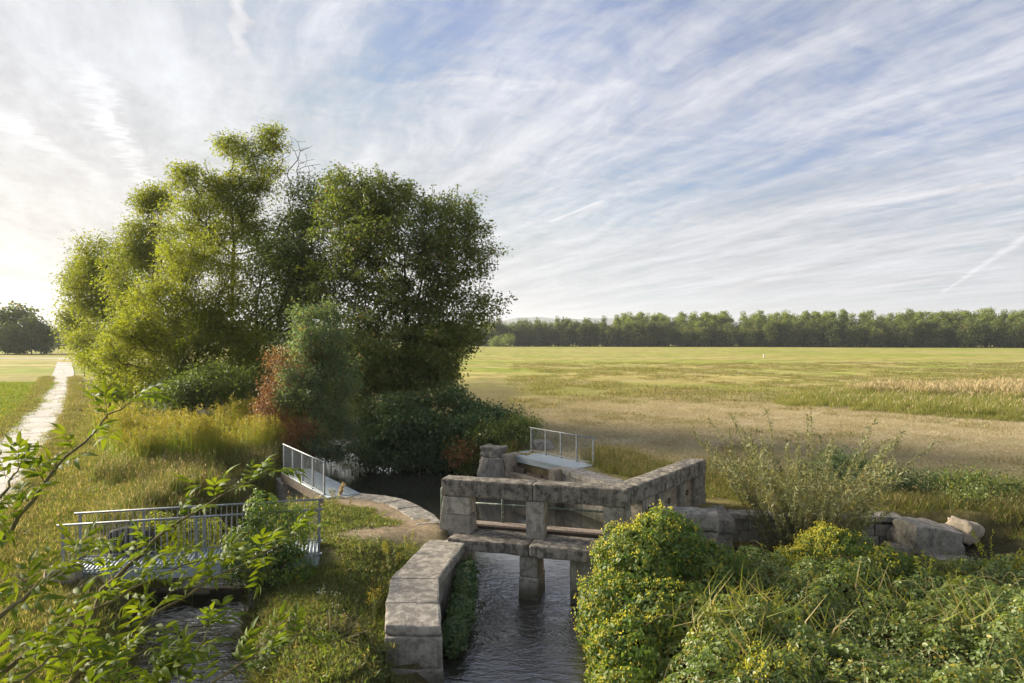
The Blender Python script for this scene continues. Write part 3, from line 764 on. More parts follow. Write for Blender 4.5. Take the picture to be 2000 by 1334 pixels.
# ------------------------------------------------------------------ left wing wall
wing = thing('wing_wall', (-1.9, 15, -1.5), 'long stone wing wall with wide flat cap beside the rippled channel', 'wall')
def gpart(root, o):
    o.parent = root; l = root.location; o.matrix_parent_inverse = Matrix.Translation((-l[0], -l[1], -l[2])); return o
def gp(root, name, poly, z0, z1, mat='stone', **k): return gpart(root, prism(name, poly, z0, z1, mat, None, **k))
gp(wing, 'capping_stone', [(-2.20, 18.75), (-2.76, 15.52), (-1.66, 15.50), (-1.24, 18.2), (-1.55, 18.72)], -.38, -.14, 'cap', bevel=.04, rough=.015)
gp(wing, 'capping_stone', [(-2.76, 15.505), (-2.62, 14.12), (-1.50, 14.12), (-1.655, 15.49)], -.40, -.15, 'cap', bevel=.045, rough=.018)
gp(wing, 'capping_stone', [(-2.60, 14.10), (-2.46, 13.20), (-1.36, 13.18), (-1.48, 14.10)], -.45, -.16, 'cap', bevel=.055, rough=.02, top=[-.15, -.24, -.25, -.16])
gp(wing, 'wall_body', [(-2.1, 18.7), (-2.66, 15.5), (-1.73, 15.5), (-1.32, 18.2), (-1.5, 18.6)], -2.3, -.385, 'stone', bevel=.02, rough=.02)
gp(wing, 'wall_body', [(-2.66, 15.49), (-2.5, 13.9), (-1.56, 13.9), (-1.725, 15.49)], -2.3, -.405, 'stone', bevel=.02, rough=.02)
gp(wing, 'wall_block', [(-2.53, 13.89), (-2.44, 13.10), (-1.33, 13.08), (-1.44, 13.89)], -1.02, -.455, 'stone', bevel=.03, rough=.018)
gp(wing, 'wall_block', [(-2.56, 13.89), (-2.46, 13.04), (-1.31, 13.02), (-1.42, 13.89)], -2.3, -1.026, 'stone', bevel=.03, rough=.018)

# ------------------------------------------------------------------ pool edge capping stones (left)
pe_ = [(-6.0, 23.35), (-5.2, 23.3), (-4.3, 22.95), (-3.5, 22.35), (-2.9, 21.5), (-2.35, 20.55), (-2.0, 19.6)]
edge = thing('pool_edging', (-3.6, 22, -1.5), 'curved row of pale edging stones along the dark pool', 'edging')
pe_ = np.array(pe_)
for i in range(len(pe_) - 1):
    a, b = pe_[i], pe_[i + 1]; u = (b - a) / np.linalg.norm(b - a); n = np.array((-u[1], u[0]))
    nb = n if i == len(pe_) - 2 else None
    def nrm(j):
        t = unit(pe_[min(j + 1, len(pe_) - 1)] - pe_[max(j - 1, 0)]); return np.array((t[1], -t[0]))
    w = .75
    gp(edge, 'edging_stone', [tuple(a + u * .008), tuple(b - u * .008), tuple(b - u * .008 + nrm(i + 1) * w), tuple(a + u * .008 + nrm(i) * w)], -.34, .03 + random.uniform(-.015, .015), 'cap', bevel=.035, rough=.02)
    gp(edge, 'wall_block', [tuple(a + nrm(i) * .05), tuple(b + nrm(i + 1) * .05), tuple(b + nrm(i + 1) * .6), tuple(a + nrm(i) * .6)], -2.3, -.345, 'stone', bevel=.02, rough=.02)

# ------------------------------------------------------------------ right side: block, platform, retaining wall, boulders
blk = thing('parapet_stone', (4.6, 18.7, -1.0), 'long rounded pale parapet stone half hidden by the hop shrub', 'stone')
gp(blk, 'block', [(3.75, 18.75), (5.50, 18.22), (5.65, 18.72), (3.95, 19.22)], -1.6, .10, 'stone', bevel=.04, rough=.02)
gp(blk, 'coping', [(3.70, 18.66), (5.52, 18.14), (5.70, 18.76), (3.93, 19.26)], .105, .64, 'boulder', bevel=.14, rough=.03, seg=3, sub=.22)
rw = thing('retaining_wall', (9, 21, -1.5), 'low coursed stone retaining wall with flat caps behind the willow', 'wall')
gp(rw, 'platform_slab', [(5.3, 20.1), (6.55, 20.0), (6.75, 21.9), (6.3, 22.4)], -.42, -.03, 'cap', bevel=.04, rough=.02)
gp(rw, 'wall_block', [(5.2, 20.2), (6.5, 20.1), (6.7, 21.8), (6.2, 22.2)], -1.7, -.425, 'stone', bevel=.03, rough=.02)
uw = (WALL_B - WALL_A) / np.linalg.norm(WALL_B - WALL_A); nw = np.array((-uw[1], uw[0]))
t = .55; Lw = np.linalg.norm(WALL_B - WALL_A)
while t < Lw - .2:
    l = min(random.uniform(1.1, 1.6), Lw - t)
    if Lw - t - l < .5: l = Lw - t
    zc = -.10 if t < 3.4 else -.03
    gp(rw, 'capping_stone', quad_along(WALL_A, uw, nw, t + .008, t + l - .008, -.22, .62), zc - .16, zc, 'cap', bevel=.03, rough=.018)
    t += l
for z0, z1 in ((-.62, -.27), (-1.0, -.626), (-1.6, -1.006)):
    t = .5 + random.uniform(0, .3)
    while t < Lw - .1:
        l = random.uniform(.5, 1.0); l = Lw - t if Lw - t - l < .3 else l
        gp(rw, 'wall_block', quad_along(WALL_A, uw, nw, t + .006, t + l - .006, -.14 + random.uniform(-.02, .02), .5), z0, z1, 'stone', bevel=.025, rough=.015)
        t += l
bl = tag(boulder('boulder', (12.05, 19.9, -.5), (1.5, 1.1, .8), .12, 'stone', None, 3.3, (.06, .16), .35), 'large squared grey block tilted at the end of the retaining wall', 'boulder')
tag(boulder('boulder', (11.25, 19.7, -.95), (.95, .7, .6), .2, 'stone', None, 8.1, (0, .05), .35), 'squarish dark stone under the broken wall end', 'boulder')
tag(boulder('boulder', (12.3, 19.2, -1.1), (1.2, .7, .5), -.1, 'stone', None, 5.6, (0, .05), .35), 'flat dark stone lying below the large tilted block', 'boulder')
tag(boulder('boulder', (13.35, 20.2, -.38), (.8, .7, .6), .6, 'stone_pale', None, 2.2, (.1, .2), .6), 'small pale rounded boulder at the edge of the hay field', 'boulder')

# ------------------------------------------------------------------ railings and footbridges
BAL = {}
def box_mesh(name, sx, sy, sz, mat):
    me = bpy.data.meshes.new(name); bm = bmesh.new(); bmesh.ops.create_cube(bm, size=1.0)
    for v in bm.verts: v.co = Vector((v.co.x * sx, v.co.y * sy, (v.co.z + .5) * sz))
    bm.to_mesh(me); bm.free(); me.materials.append(M[mat]); return me
bal_me = np_mesh('baluster', *tube_arrays([(0, 0, .05)], [(0, 0, 1.06)], .0085, .0085, 6), None, 'zinc')
post_me = box_mesh('post', .055, .055, 1.2, 'zinc'); plate_me = box_mesh('base_plate', .15, .13, .014, 'zinc_dull')
def beam(name, a, b, w, h, mat, root, zoff=0.0):
    """box bar from a to b (3d), width w, height h"""
    a = np.array(a, float); b = np.array(b, float); u = unit(b - a); s = unit(np.cross(u, (0, 0, 1))); t = np.cross(s, u)
    V = [p + s * i * w / 2 + t * j * h / 2 for p in (a, b) for i, j in ((-1, -1), (1, -1), (1, 1), (-1, 1))]
    Q = [[0, 1, 2, 3], [7, 6, 5, 4], [0, 4, 5, 1], [1, 5, 6, 2], [2, 6, 7, 3], [3, 7, 4, 0]]
    me = bpy.data.meshes.new(name); me.from_pydata([tuple(v) for v in V], [], Q); me.materials.append(M[mat])
    bm = bmesh.new(); bm.from_mesh(me); bmesh.ops.recalc_face_normals(bm, faces=bm.faces)
    bmesh.ops.bevel(bm, geom=bm.edges[:], offset=min(w, h) * .12, segments=1, affect='EDGES'); bm.to_mesh(me); bm.free()
    return gpart(root, link(name, me))
def railing(root, a, b, z, nposts, spacing, drop=.12):
    a = np.array(a, float); b = np.array(b, float); L = np.linalg.norm(b - a); u = (b - a) / L
    gpart(root, pipe('handrail', [(*(a - u * .12), z + 1.1), (*(b + u * .12), z + 1.1)], .026, 'zinc', None, 8))
    beam('bottom_rail', (*a, z + .06), (*b, z + .06), .04, .025, 'zinc', root)
    rot = math.atan2(u[1], u[0])
    ps = [L * i / (nposts - 1) for i in range(nposts)]
    for s_ in ps:
        o = link('post', post_me); o.location = (*(a + u * s_), z - drop); o.rotation_euler = (0, 0, rot); gpart(root, o)
        b_ = link('base_plate', plate_me, o); b_.location = (0, 0, drop + .022)
    s_ = spacing
    while s_ < L - spacing * .5:
        if min(abs(s_ - p) for p in ps) > .06:
            o = link('baluster', bal_me); o.location = (*(a + u * s_), z); gpart(root, o)
        s_ += spacing
def ribbed_deck(name, a, b, w, n, z, root, th=.05, pitch=.09):
    """steel deck from a to b, running w towards n, with raised ribs across"""
    a = np.array(a); b = np.array(b); n = np.array(n); L = np.linalg.norm(b - a); u = (b - a) / L
    V = []; Q = []
    def box(t0, t1, w0, w1, z0, z1):
        k = len(V)
        for zz in (z0, z1):
            for tt, ww in ((t0, w0), (t1, w0), (t1, w1), (t0, w1)):
                p = a + u * tt + n * ww; V.append((p[0], p[1], zz))
        Q.extend([[k + i for i in q] for q in ([3, 2, 1, 0], [4, 5, 6, 7], [0, 1, 5, 4], [1, 2, 6, 5], [2, 3, 7, 6], [3, 0, 4, 7])])
    box(0, L, 0, w, z - th, z - .012)
    t_ = pitch * .3
    while t_ < L - pitch * .4:
        box(t_, t_ + pitch * .55, .01, w - .01, z - .0115, z + .008); t_ += pitch
    return gpart(root, link(name, np_mesh(name, V, np.array(Q), None, 'zinc_dull')))

# near footbridge over the left arm
N0, N1 = np.array((-10.0, 15.2)), np.array((-4.7, 16.6))
un = (N1 - N0) / np.linalg.norm(N1 - N0); nn = np.array((-un[1], un[0]))
fb = thing('footbridge', (-7.3, 16, 0), 'galvanised footbridge with railings on both sides behind the elder branches', 'footbridge')
railing(fb, N0, N1, .04, 5, .125); railing(fb, N0 + nn * 1.08, N1 + nn * 1.08, .04, 5, .125)
ribbed_deck('deck', N0 - nn * .03, N1 - nn * .03, 1.14, nn, .05, fb)
for k in (0.0, 1.08):
    beam('girder', (*(N0 + nn * k), -.12), (*(N1 + nn * k), -.12), .09, .22, 'zinc_dull', fb)
gp(fb, 'abutment_block', quad_along(N0, un, nn, -.15, 1.0, -.1, 1.3), -1.9, -.245, 'stone', bevel=.03, rough=.02)
gp(fb, 'abutment_block', quad_along(N1, un, nn, -1.6, .2, -.1, 1.3), -1.9, -.245, 'stone', bevel=.03, rough=.02)
tag(boulder('boulder', (-9.85, 15.0, .03), (.62, .5, .55), .2, 'stone_pale', None, 4.4), 'squared pale stone at the near corner of the railed footbridge', 'stone')
tag(boulder('boulder', (-9.3, 16.9, .2), (.95, .55, .75), .2, 'rock_wet', None, 6.4), 'dark squared stone behind the railed footbridge deck', 'stone')
for i, (x, y, z, sx, sy, sz, lab) in enumerate(((-8.15, 17.6, -1.45, 1.0, .5, .5, 'wet dark rock in the cascade under the near footbridge'), (-7.35, 17.8, -1.42, .9, .5, .55, 'smooth wet boulder right of the cascade under the near footbridge'), (-8.9, 17.4, -1.35, .6, .5, .5, 'dark rock on the path side of the cascade'))):
    tag(boulder('rock', (x, y, z), (sx, sy, sz), .3 * i, 'rock_wet', None, i * 3.7), lab, 'rock')

# far left footbridge across the pool outlet
F0, F1 = np.array((-8.95, 26.8)), np.array((-6.3, 22.9))
uf = (F1 - F0) / np.linalg.norm(F1 - F0); nf = np.array((-uf[1], uf[0]))
fl = thing('footbridge', (-7.6, 25, 0), 'small steel footbridge with one railing at the left end of the pool', 'footbridge')
railing(fl, F0, F1, .04, 5, .12)
ribbed_deck('deck', F0 - uf * .2 - nf * .05, F1 + uf * .5 - nf * .05, 1.15, nf, .05, fl, pitch=.07)
for k in (-.02, .98): beam('girder', (*(F0 - uf * .2 + nf * k), -.16), (*(F1 + uf * .4 + nf * k), -.16), .1, .3, 'timber', fl)
for k in (.5, 1.6, 2.6, 3.6):
    c = F0 + uf * k + nf * 1.35
    beam('gate_post', (*c, -1.9), (*c, .12 + .06 * math.sin(k * 5)), .12, .12, 'zinc_dull', fl)
gp(fl, 'abutment_block', quad_along(F1, uf, nf, -.35, .9, -.15, 1.25), -2.2, -.315, 'stone', bevel=.03, rough=.02)
gp(fl, 'abutment_block', quad_along(F0, uf, nf, -.9, .3, -.15, 1.25), -2.2, -.315, 'stone', bevel=.03, rough=.02)

# sluice at the back right of the pool
R0, R1 = np.array((.9, 31.8)), np.array((3.4, 28.5))
ur = (R1 - R0) / np.linalg.norm(R1 - R0); nr = np.array((ur[1], -ur[0]))     # towards the camera
sl = thing('sluice_gate', (1.2, 29.8, -1.5), 'concrete sluice with steel plate walkway and one railing beside the field', 'sluice')
railing(sl, R0, R1, .04, 5, .12)
def sgp(name, t0, t1, k0, k1, z0, z1, mat='stone', **k): return gp(sl, name, quad_along(R0, ur, nr, t0, t1, k0, k1), z0, z1, mat, **k)
sgp('walkway_plate', -.35, 4.3, -.05, 1.22, -.06, .03, 'zinc_dull', bevel=.008, rough=0)
beam('girder', (*(R0 + nr * 1.16 - ur * .3), -.16), (*(R1 + nr * 1.16), -.16), .08, .2, 'zinc_dull', sl)
sgp('pillar', -.05, .42, 1.02, 1.75, -2.2, .10, 'stone_pale', bevel=.03, rough=.012)
sgp('pillar', 3.55, 3.95, .9, 1.95, -2.2, .02, 'stone_pale', bevel=.03, rough=.012)
sgp('sill_wall', .42, 3.55, 1.2, 1.62, -2.2, -.66, 'stone_pale', bevel=.03, rough=.012)
for k in (1.35, 2.55):
    c = R0 + ur * k + nr * 1.42
    for j in (-.07, .07):
        d = c + ur * j; beam('gate_guide', (*d, -1.5), (*d, .02), .05, .16, 'zinc_dull', sl)
    beam('gate_guide', (*(c - nr * .06), -1.5), (*(c - nr * .06), .02), .12, .04, 'zinc_dull', sl)
for k0, k1 in ((.45, 1.24), (1.46, 2.44), (2.66, 3.5)):
    for j in range(2):
        a = R0 + ur * k0 + nr * 1.40; b = R0 + ur * k1 + nr * 1.40
        beam('stop_log', (*a, -.60 + j * .13), (*b, -.60 + j * .13), .06, .12, 'timber', sl)
        if k0 > 1: break
tag(boulder('boulder', (-.82, 31.1, .14), (.9, .75, .5), -.5, 'boulder', None, 1.4, (0, .05)), 'grey block stone on top beside the sluice pillar', 'boulder')
tag(boulder('boulder', (-.82, 31.0, -.75), (1.15, .95, 1.3), -.4, 'boulder', None, 9.1), 'tall dark boulder under the block stone by the sluice', 'boulder')
tag(boulder('boulder', (1.5, 32.6, .12), (.8, .55, .6), .3, 'boulder', None, 6.1), 'grey boulder behind the sluice railing', 'boulder')
# wall from the sluice to the weir
sw = thing('pool_wall', (3.3, 25.5, -1.5), 'low stone wall with flat caps from the sluice to the weir', 'wall')
pw_ = np.array([(2.0, 27.75), (2.7, 26.4), (3.45, 25.05), (4.2, 23.8), (4.85, 22.95)])
for i in range(4):
    a, b = pw_[i], pw_[i + 1]; u = (b - a) / np.linalg.norm(b - a); n = np.array((-u[1], u[0]))
    gp(sw, 'capping_stone', [tuple(a + u * .008 - n * .06), tuple(b - u * .008 - n * .06), tuple(b - u * .008 + n * .8), tuple(a + u * .008 + n * .8)], -.2, .02 + random.uniform(-.01, .01), 'cap', bevel=.03, rough=.02)
    for z0, z1 in ((-.62, -.206), (-1.05, -.626), (-2.3, -1.056)):
        m_ = a + (b - a) * random.uniform(.35, .65)
        for c, d in ((a, m_), (m_, b)):
            gp(sw, 'wall_block', [tuple(c + u * .006), tuple(d - u * .006), tuple(d - u * .006 + n * .6), tuple(c + u * .006 + n * .6)], z0, z1, 'stone', bevel=.02, rough=.015)

# ------------------------------------------------------------------ plants: builders
def rand_dirs(n):
    return unit(rng.normal(size=(n, 3)))
def skeleton(base, trunk, attract, bend=0.12, seglen=0.9, kpath=0.35):
    """grow a branching skeleton: trunk = polyline above base, attract = points to reach. returns nodes, parent, path length"""
    nodes = [np.array(base, float)]; par = [-1]; pl = [0.0]
    for p in trunk:
        p = np.array(p, float); q = nodes[-1]; d = np.linalg.norm(p - q); k = max(1, int(d / seglen)); i0 = len(nodes) - 1
        for j in range(1, k + 1):
            r = q + (p - q) * j / k + rng.normal(size=3) * bend * .35 * (j < k)
            nodes.append(r); par.append(len(nodes) - 2); pl.append(pl[-1] + d / k)
    NA = np.array(nodes); cent = NA[-1]
    ax = np.array(attract, float)
    dmin = np.min(np.linalg.norm(ax[:, None] - NA[None], axis=2), axis=1)
    order = np.argsort(dmin)
    cap = len(nodes) + len(ax) * 6 + 10
    buf = np.zeros((cap, 3)); buf[:len(nodes)] = NA; pb = np.zeros(cap); pb[:len(nodes)] = pl; n = len(nodes)
    tips = np.zeros(len(ax), int)
    for i in order:
        p = ax[i]; dv = p - buf[:n]; dist = np.linalg.norm(dv, axis=1)
        cost = dist + kpath * pb[:n] + np.maximum(0, -dv[:, 2]) * .5
        j = int(np.argmin(cost)); d = dist[j]; k = max(1, min(5, int(d / seglen + .5)))
        prev = j; q = buf[j].copy(); off = rng.normal(size=3) * bend * d * .5
        for s_ in range(1, k + 1):
            f = s_ / k
            buf[n] = q + (p - q) * f + off * math.sin(math.pi * f); pb[n] = pb[prev] + d / k
            par.append(prev); prev = n; n += 1
        tips[i] = n - 1
    return buf[:n].copy(), np.array(par), tips
def skel_radii(par, r_tip, expo=2.35, rmax=None):
    n = len(par); acc = np.zeros(n)
    kids = np.zeros(n, int)
    for i in range(n - 1, 0, -1):
        if kids[i] == 0: acc[i] = r_tip ** expo
        kids[par[i]] += 1; acc[par[i]] += acc[i]
    r = acc ** (1 / expo)
    return np.minimum(r, rmax) if rmax else r
def skel_mesh(name, nodes, par, r, mat, parent, k=5):
    c = np.arange(1, len(par)); p = par[c]
    return tubes(name, nodes[p], nodes[c], np.minimum(r[p], r[c] * 1.5), r[c], mat, parent, k)
def lobe_points(lobes, n, shell=0.55):
    """points through a set of ellipsoids (x,y,z,rx,ry,rz,weight), biased to their outer half"""
    w = np.array([l[6] for l in lobes]); w = w / w.sum(); out = []
    for l, k in zip(lobes, rng.multinomial(n, w)):
        d = rand_dirs(k); rr = (shell ** 3 + (1 - shell ** 3) * rng.random(k)) ** (1 / 3)
        out.append(np.array(l[:3]) + d * rr[:, None] * np.array(l[3:6]))
    return np.concatenate(out)
def break_lobes(lobes, k=7, f0=.20, f1=.36, core=.10):
    """split each crown lobe into uneven smaller boughs so that the outline is ragged with gaps between them"""
    out = []
    for l in lobes:
        c = np.array(l[:3]); r = np.array(l[3:6]); n = max(3, int(k * (r.prod() / 20) ** .25))
        d = rand_dirs(n); d[:, 2] = d[:, 2] * .9 + .08
        for i in range(n):
            f = rng.uniform(f0, f1); p = c + d[i] * r * rng.uniform(.45, 1.0) ** .7 * .92
            s_ = r.mean() * f * rng.uniform(.8, 1.2, 3) * .6 + r * f * .4
            out.append((*p, s_[0], s_[1], s_[2] * .8, l[6] * f * f / n))
        tot = sum(o_[6] for o_ in out[-n:]); core_w = core
        out.append((*c, *(r * .78), tot * core_w))
    return out
def crown_leaves(P, per, spread, size, droop=0.35, out_from=None, flat=0.7):
    """clusters of leaves round twig ends P"""
    n = len(P); per = np.broadcast_to(np.asarray(per), (n,)).astype(int)
    idx = np.repeat(np.arange(n), per); m = len(idx)
    o = rng.normal(size=(m, 3)) * spread * np.array([1, 1, flat])
    base = P[idx] + o
    c = P.mean(0) if out_from is None else out_from
    d = unit(o + rng.normal(size=(m, 3)) * spread * .8 + unit(base - c) * spread * .5); d[:, 2] -= droop
    nn = unit(rng.normal(size=(m, 3)) * .55 + unit(base - c) * .35 + np.array([0, 0, .75]))
    L = size * (0.65 + 0.7 * rng.random(m))
    cl = rng.random(n)[idx]
    return base, unit(d), nn, L, cl
def tree(name, base, trunk, lobes, n_att, n_leaf, size, mat, label, cat='tree', group=None, spread=.42, aspect=.55, r_tip=.012, bare=None, shoots=0, bark='bark', kind='rhomb', droop=.35, shell=.5, rmax=.5, more=None, kpath=.35, boughs=34, core=.5):
    base = np.array(base, float)
    root = thing(name, tuple(base), label, cat, group)
    if boughs: lobes = break_lobes(lobes, boughs, core=core)
    A = lobe_points(lobes, n_att, shell)
    A[:, 2] = np.maximum(A[:, 2], ground_z(A[:, 0], A[:, 1]) + .25)
    nb = 0
    if bare is not None:
        B = lobe_points(bare[0], bare[1], .3); nb = len(B); A = np.concatenate([A, B])
    nodes, par, tips = skeleton(base, trunk, A, kpath=kpath)
    r = skel_radii(par, r_tip, rmax=rmax)
    off = np.array([-base[0], -base[1], -base[2]])
    skel_mesh('trunk', nodes + off, par, r, bark, root)
    T = A[:len(A) - nb] if nb else A
    if shoots:
        top = T[np.argsort(T[:, 2] + rng.normal(size=len(T)) * 1.2)[-shoots:]]
        hs = rng.uniform(.3, 1.05, shoots); dirs = unit(rng.normal(size=(shoots, 3)) * .22 + np.array([0, 0, 1]) + unit(top - T.mean(0)) * .25)
        E = top + dirs * hs[:, None]
        tubes('twig', top + off, E + off, .014, .005, bark, root, 4)['kind'] = 'stuff'
        f = rng.random((shoots, 16, 1)); SP = (top[:, None] + (E - top)[:, None] * f).reshape(-1, 3)
    per = rng.poisson(n_leaf / len(T), len(T))
    b, d, nn, L, cl = crown_leaves(T, per, spread, size, droop)
    if shoots:
        b2, d2, n2_, L2_, cl2 = crown_leaves(SP, 1, .06, size, 0.1)
        b = np.concatenate([b, b2]); d = np.concatenate([d, d2]); nn = np.concatenate([nn, n2_]); L = np.concatenate([L, L2_]); cl = np.concatenate([cl, cl2])
    gzz = ground_z(b[:, 0], b[:, 1]); keep = b[:, 2] > np.maximum(gzz, WATER_Z) + .05
    leaves('crown', b[keep] + off, d[keep], nn[keep], L[keep], aspect, mat, root, kind, cl[keep])
    for mm in (more or []):
        lob, na, nl, sz, mt, sp, nm = mm
        A2 = lobe_points(lob, na, .4); b, d, nn, L, cl = crown_leaves(A2, rng.poisson(nl / na, na), sp, sz)
        leaves(nm, b + off, d, nn, L, aspect, mt, root, kind, cl)
    return root
def lobe(px, py, rx, ry, d, depth_r, w=1.0):
    """ellipsoid given by its photo outline at distance d"""
    c = at(px, py, d); k = d / F
    return (c[0], c[1], c[2], rx * k, depth_r, ry * k, w)
def gpt(px, d):                     # ground point seen in photo column px at distance d
    x = (px - 1000) / F * d; return np.array([x, d, ground_z(x, d)])

# ------------------------------------------------------------------ the clump of trees
D1 = 42
tree('broad_tree', gpt(800, D1), [at(795, 640, D1), at(790, 520, D1)],
     [lobe(790, 500, 158, 145, D1, 4.8, 3.6), lobe(800, 735, 115, 45, D1 - 2, 3, .9), lobe(700, 430, 85, 120, D1, 3.6, 1.2), lobe(880, 500, 80, 135, D1, 3.6, 1.3), lobe(770, 660, 150, 110, D1 - 1, 4.4, 2.6), lobe(850, 700, 80, 75, D1 - 2, 3, 1.2), lobe(720, 720, 80, 70, D1 - 2, 3, .9), lobe(930, 480, 42, 90, D1, 2.5, .42), lobe(955, 590, 38, 45, D1, 2.2, .22), lobe(895, 630, 65, 85, D1, 3, 1.0), lobe(660, 560, 60, 110, D1 + 1, 3, 1.0), lobe(655, 385, 40, 50, D1, 2.2, .35), lobe(765, 395, 120, 55, D1, 3.5, 1.0)],
     2300, 90000, .16, 'tree_dark', 'broad round crowned dark green tree, right end of the tree clump', shoots=170, spread=.26, aspect=.7, rmax=.42, shell=.25, boughs=60, core=.8)
D2 = 49
tree('ash_tree', gpt(455, D2), [at(452, 620, D2), at(458, 470, D2)],
     [lobe(430, 420, 92, 85, D2, 3.6, 2.4), lobe(492, 325, 58, 62, D2, 2.6, 1.0), lobe(455, 290, 26, 30, D2, 1.4, .3), lobe(470, 385, 66, 50, D2, 2.6, .8), lobe(385, 350, 45, 30, D2, 2.2, .5), lobe(545, 480, 70, 75, D2, 3.4, 1.1), lobe(360, 480, 55, 70, D2, 3, .8), lobe(532, 272, 26, 24, D2, 1.2, .22), lobe(590, 560, 50, 70, D2, 3, .6)],
     950, 34000, .20, 'tree_airy', 'tall airy ash with yellow green leaves and bare top twigs', spread=.30, aspect=.45, rmax=.34, boughs=34, core=.45, bare=([lobe(585, 330, 42, 65, D2, 1.8, 1.0), lobe(545, 300, 40, 45, D2, 1.6, .5)], 90), kpath=.28)
tree('alder_tree', gpt(500, 46), [at(500, 600, 46), at(520, 480, 46)],
     [lobe(545, 560, 75, 120, 46, 3.4, 2), lobe(600, 510, 55, 120, 46, 3, 1.6), lobe(605, 400, 42, 65, 46, 2.2, .8), lobe(480, 660, 75, 90, 46, 3, 1.6), lobe(600, 660, 70, 90, 46, 3, 1.2)],
     620, 34000, .19, 'tree_deep', 'dark leaved alder in the shade between ash and broad tree', spread=.48, rmax=.3)
tree('yellow_willow', gpt(380, 43), [at(385, 700, 43), at(390, 600, 43)],
     [lobe(400, 560, 88, 105, 43, 3.2, 2.0), lobe(315, 620, 82, 100, 43, 3.2, 2.0), lobe(255, 690, 60, 85, 43, 2.8, 1.2), lobe(420, 690, 105, 95, 42, 3.0, 2.0), lobe(330, 745, 90, 55, 41, 2.5, 1.1), lobe(440, 765, 80, 40, 40, 2.5, .8)],
     1300, 66000, .165, 'willow_bush', 'bushy yellow green willow with sunlit flank, left front of the clump', spread=.27, aspect=.42, rmax=.24, shoots=90, boughs=36, core=1.1)
tree('slender_tree', gpt(300, 62), [at(298, 560, 62), at(305, 440, 62)],
     [lobe(305, 395, 34, 36, 62, 1.8, .8), lobe(290, 470, 42, 55, 62, 2.4, 1.1), lobe(265, 540, 60, 75, 62, 3, 1.6), lobe(280, 640, 65, 80, 62, 3, 1.4)],
     480, 26000, .23, 'tree_airy', 'slender tree with small top tuft behind the yellow willow', spread=.52, aspect=.45)
tree('hornbeam_tree', gpt(205, 74), [at(205, 640, 74), at(205, 560, 74)],
     [lobe(205, 500, 52, 42, 74, 3, 1.2), lobe(180, 570, 44, 65, 74, 3, 1.4), lobe(225, 580, 50, 75, 74, 3, 1.4), lobe(200, 670, 58, 50, 74, 3, 1.3)],
     480, 28000, .25, 'willow_bush', 'rounded green tree near the path end of the clump', spread=.58, aspect=.5)
tree('maple_tree', gpt(165, 95), [at(165, 640, 95), at(165, 580, 95)],
     [lobe(165, 540, 34, 42, 95, 3, 1.2), lobe(160, 620, 30, 55, 95, 3, 1.4)],
     180, 12000, .3, 'tree_airy', 'farthest tree of the clump beside the concrete path', spread=.65, aspect=.5)
# shrubs at the foot
D7 = 32.5
tree('grey_leaved_shrub', gpt(610, D7), [at(615, 800, D7), at(622, 720, D7)],
     [lobe(625, 660, 62, 78, D7, 1.9, 1.5), lobe(650, 760, 62, 95, D7, 2.0, 1.8), lobe(590, 760, 48, 75, D7, 1.6, 1.0), lobe(660, 860, 55, 45, D7, 1.6, 1.0)],
     420, 30000, .125, 'grey_shrub', 'grey green shrub with brown dead leaves on its left side', 'shrub', spread=.22, aspect=.5, rmax=.12, shoots=40,
     more=[([lobe(548, 740, 28, 60, D7 - .3, 1.0, 1), lobe(530, 800, 26, 40, D7 - .4, .9, .8), lobe(585, 850, 40, 50, D7 - .6, .9, .8), lobe(600, 700, 22, 40, D7 - .8, .6, .3)], 150, 7500, .115, 'dead_leaf', .22, 'dead_foliage')])
D8 = 36.2
tree('pond_shrub', gpt(800, D8 + .6), [at(800, 840, D8)],
     [lobe(780, 830, 85, 68, D8, 2.2, 1.6), lobe(870, 825, 100, 72, D8, 2.4, 1.8), lobe(950, 845, 70, 55, D8 - .6, 2.0, 1.1), lobe(840, 880, 120, 45, D8 - .9, 1.2, 1.2), lobe(735, 880, 42, 45, D8 - .8, 1.2, .5)],
     560, 52000, .15, 'ivy_bush', 'dense blue green shrub overhanging the dark pool', 'shrub', spread=.3, aspect=.7, rmax=.1, droop=.5)
tree('bramble_mound', gpt(985, 34), [at(985, 850, 34)],
     [lobe(985, 845, 62, 45, 34.5, 1.6, 1.2), lobe(940, 890, 60, 40, 34, 1.4, .8), lobe(1020, 840, 30, 26, 33.4, 1.0, .4)],
     220, 15000, .11, 'bramble', 'bramble mound with reddish patches between pool shrub and sluice', 'shrub', spread=.26, aspect=.65, rmax=.06,
     more=[([lobe(905, 890, 36, 30, 33.2, .6, 1)], 40, 900, .1, 'dead_leaf', .2, 'dead_foliage')])
tree('low_elm_shrub', gpt(430, 37), [at(430, 770, 37)],
     [lobe(430, 755, 75, 45, 37, 2, 1.2), lobe(350, 770, 55, 35, 37, 1.6, .8), lobe(500, 765, 45, 50, 36.5, 1.6, .8)],
     200, 13000, .14, 'tree_deep', 'low dark shrub under the yellow willow behind the goldenrod', 'shrub', spread=.34, rmax=.08)
tree('hedge_shrub', gpt(215, 46), [at(215, 735, 46)],
     [lobe(200, 700, 36, 45, 52, 2, .8), lobe(225, 735, 38, 36, 46, 2, .8), lobe(240, 760, 30, 26, 42, 1.6, .6)],
     170, 9500, .15, 'willow_bush', 'sunlit yellow green shrub along the path side of the clump', 'shrub', spread=.36, rmax=.08)

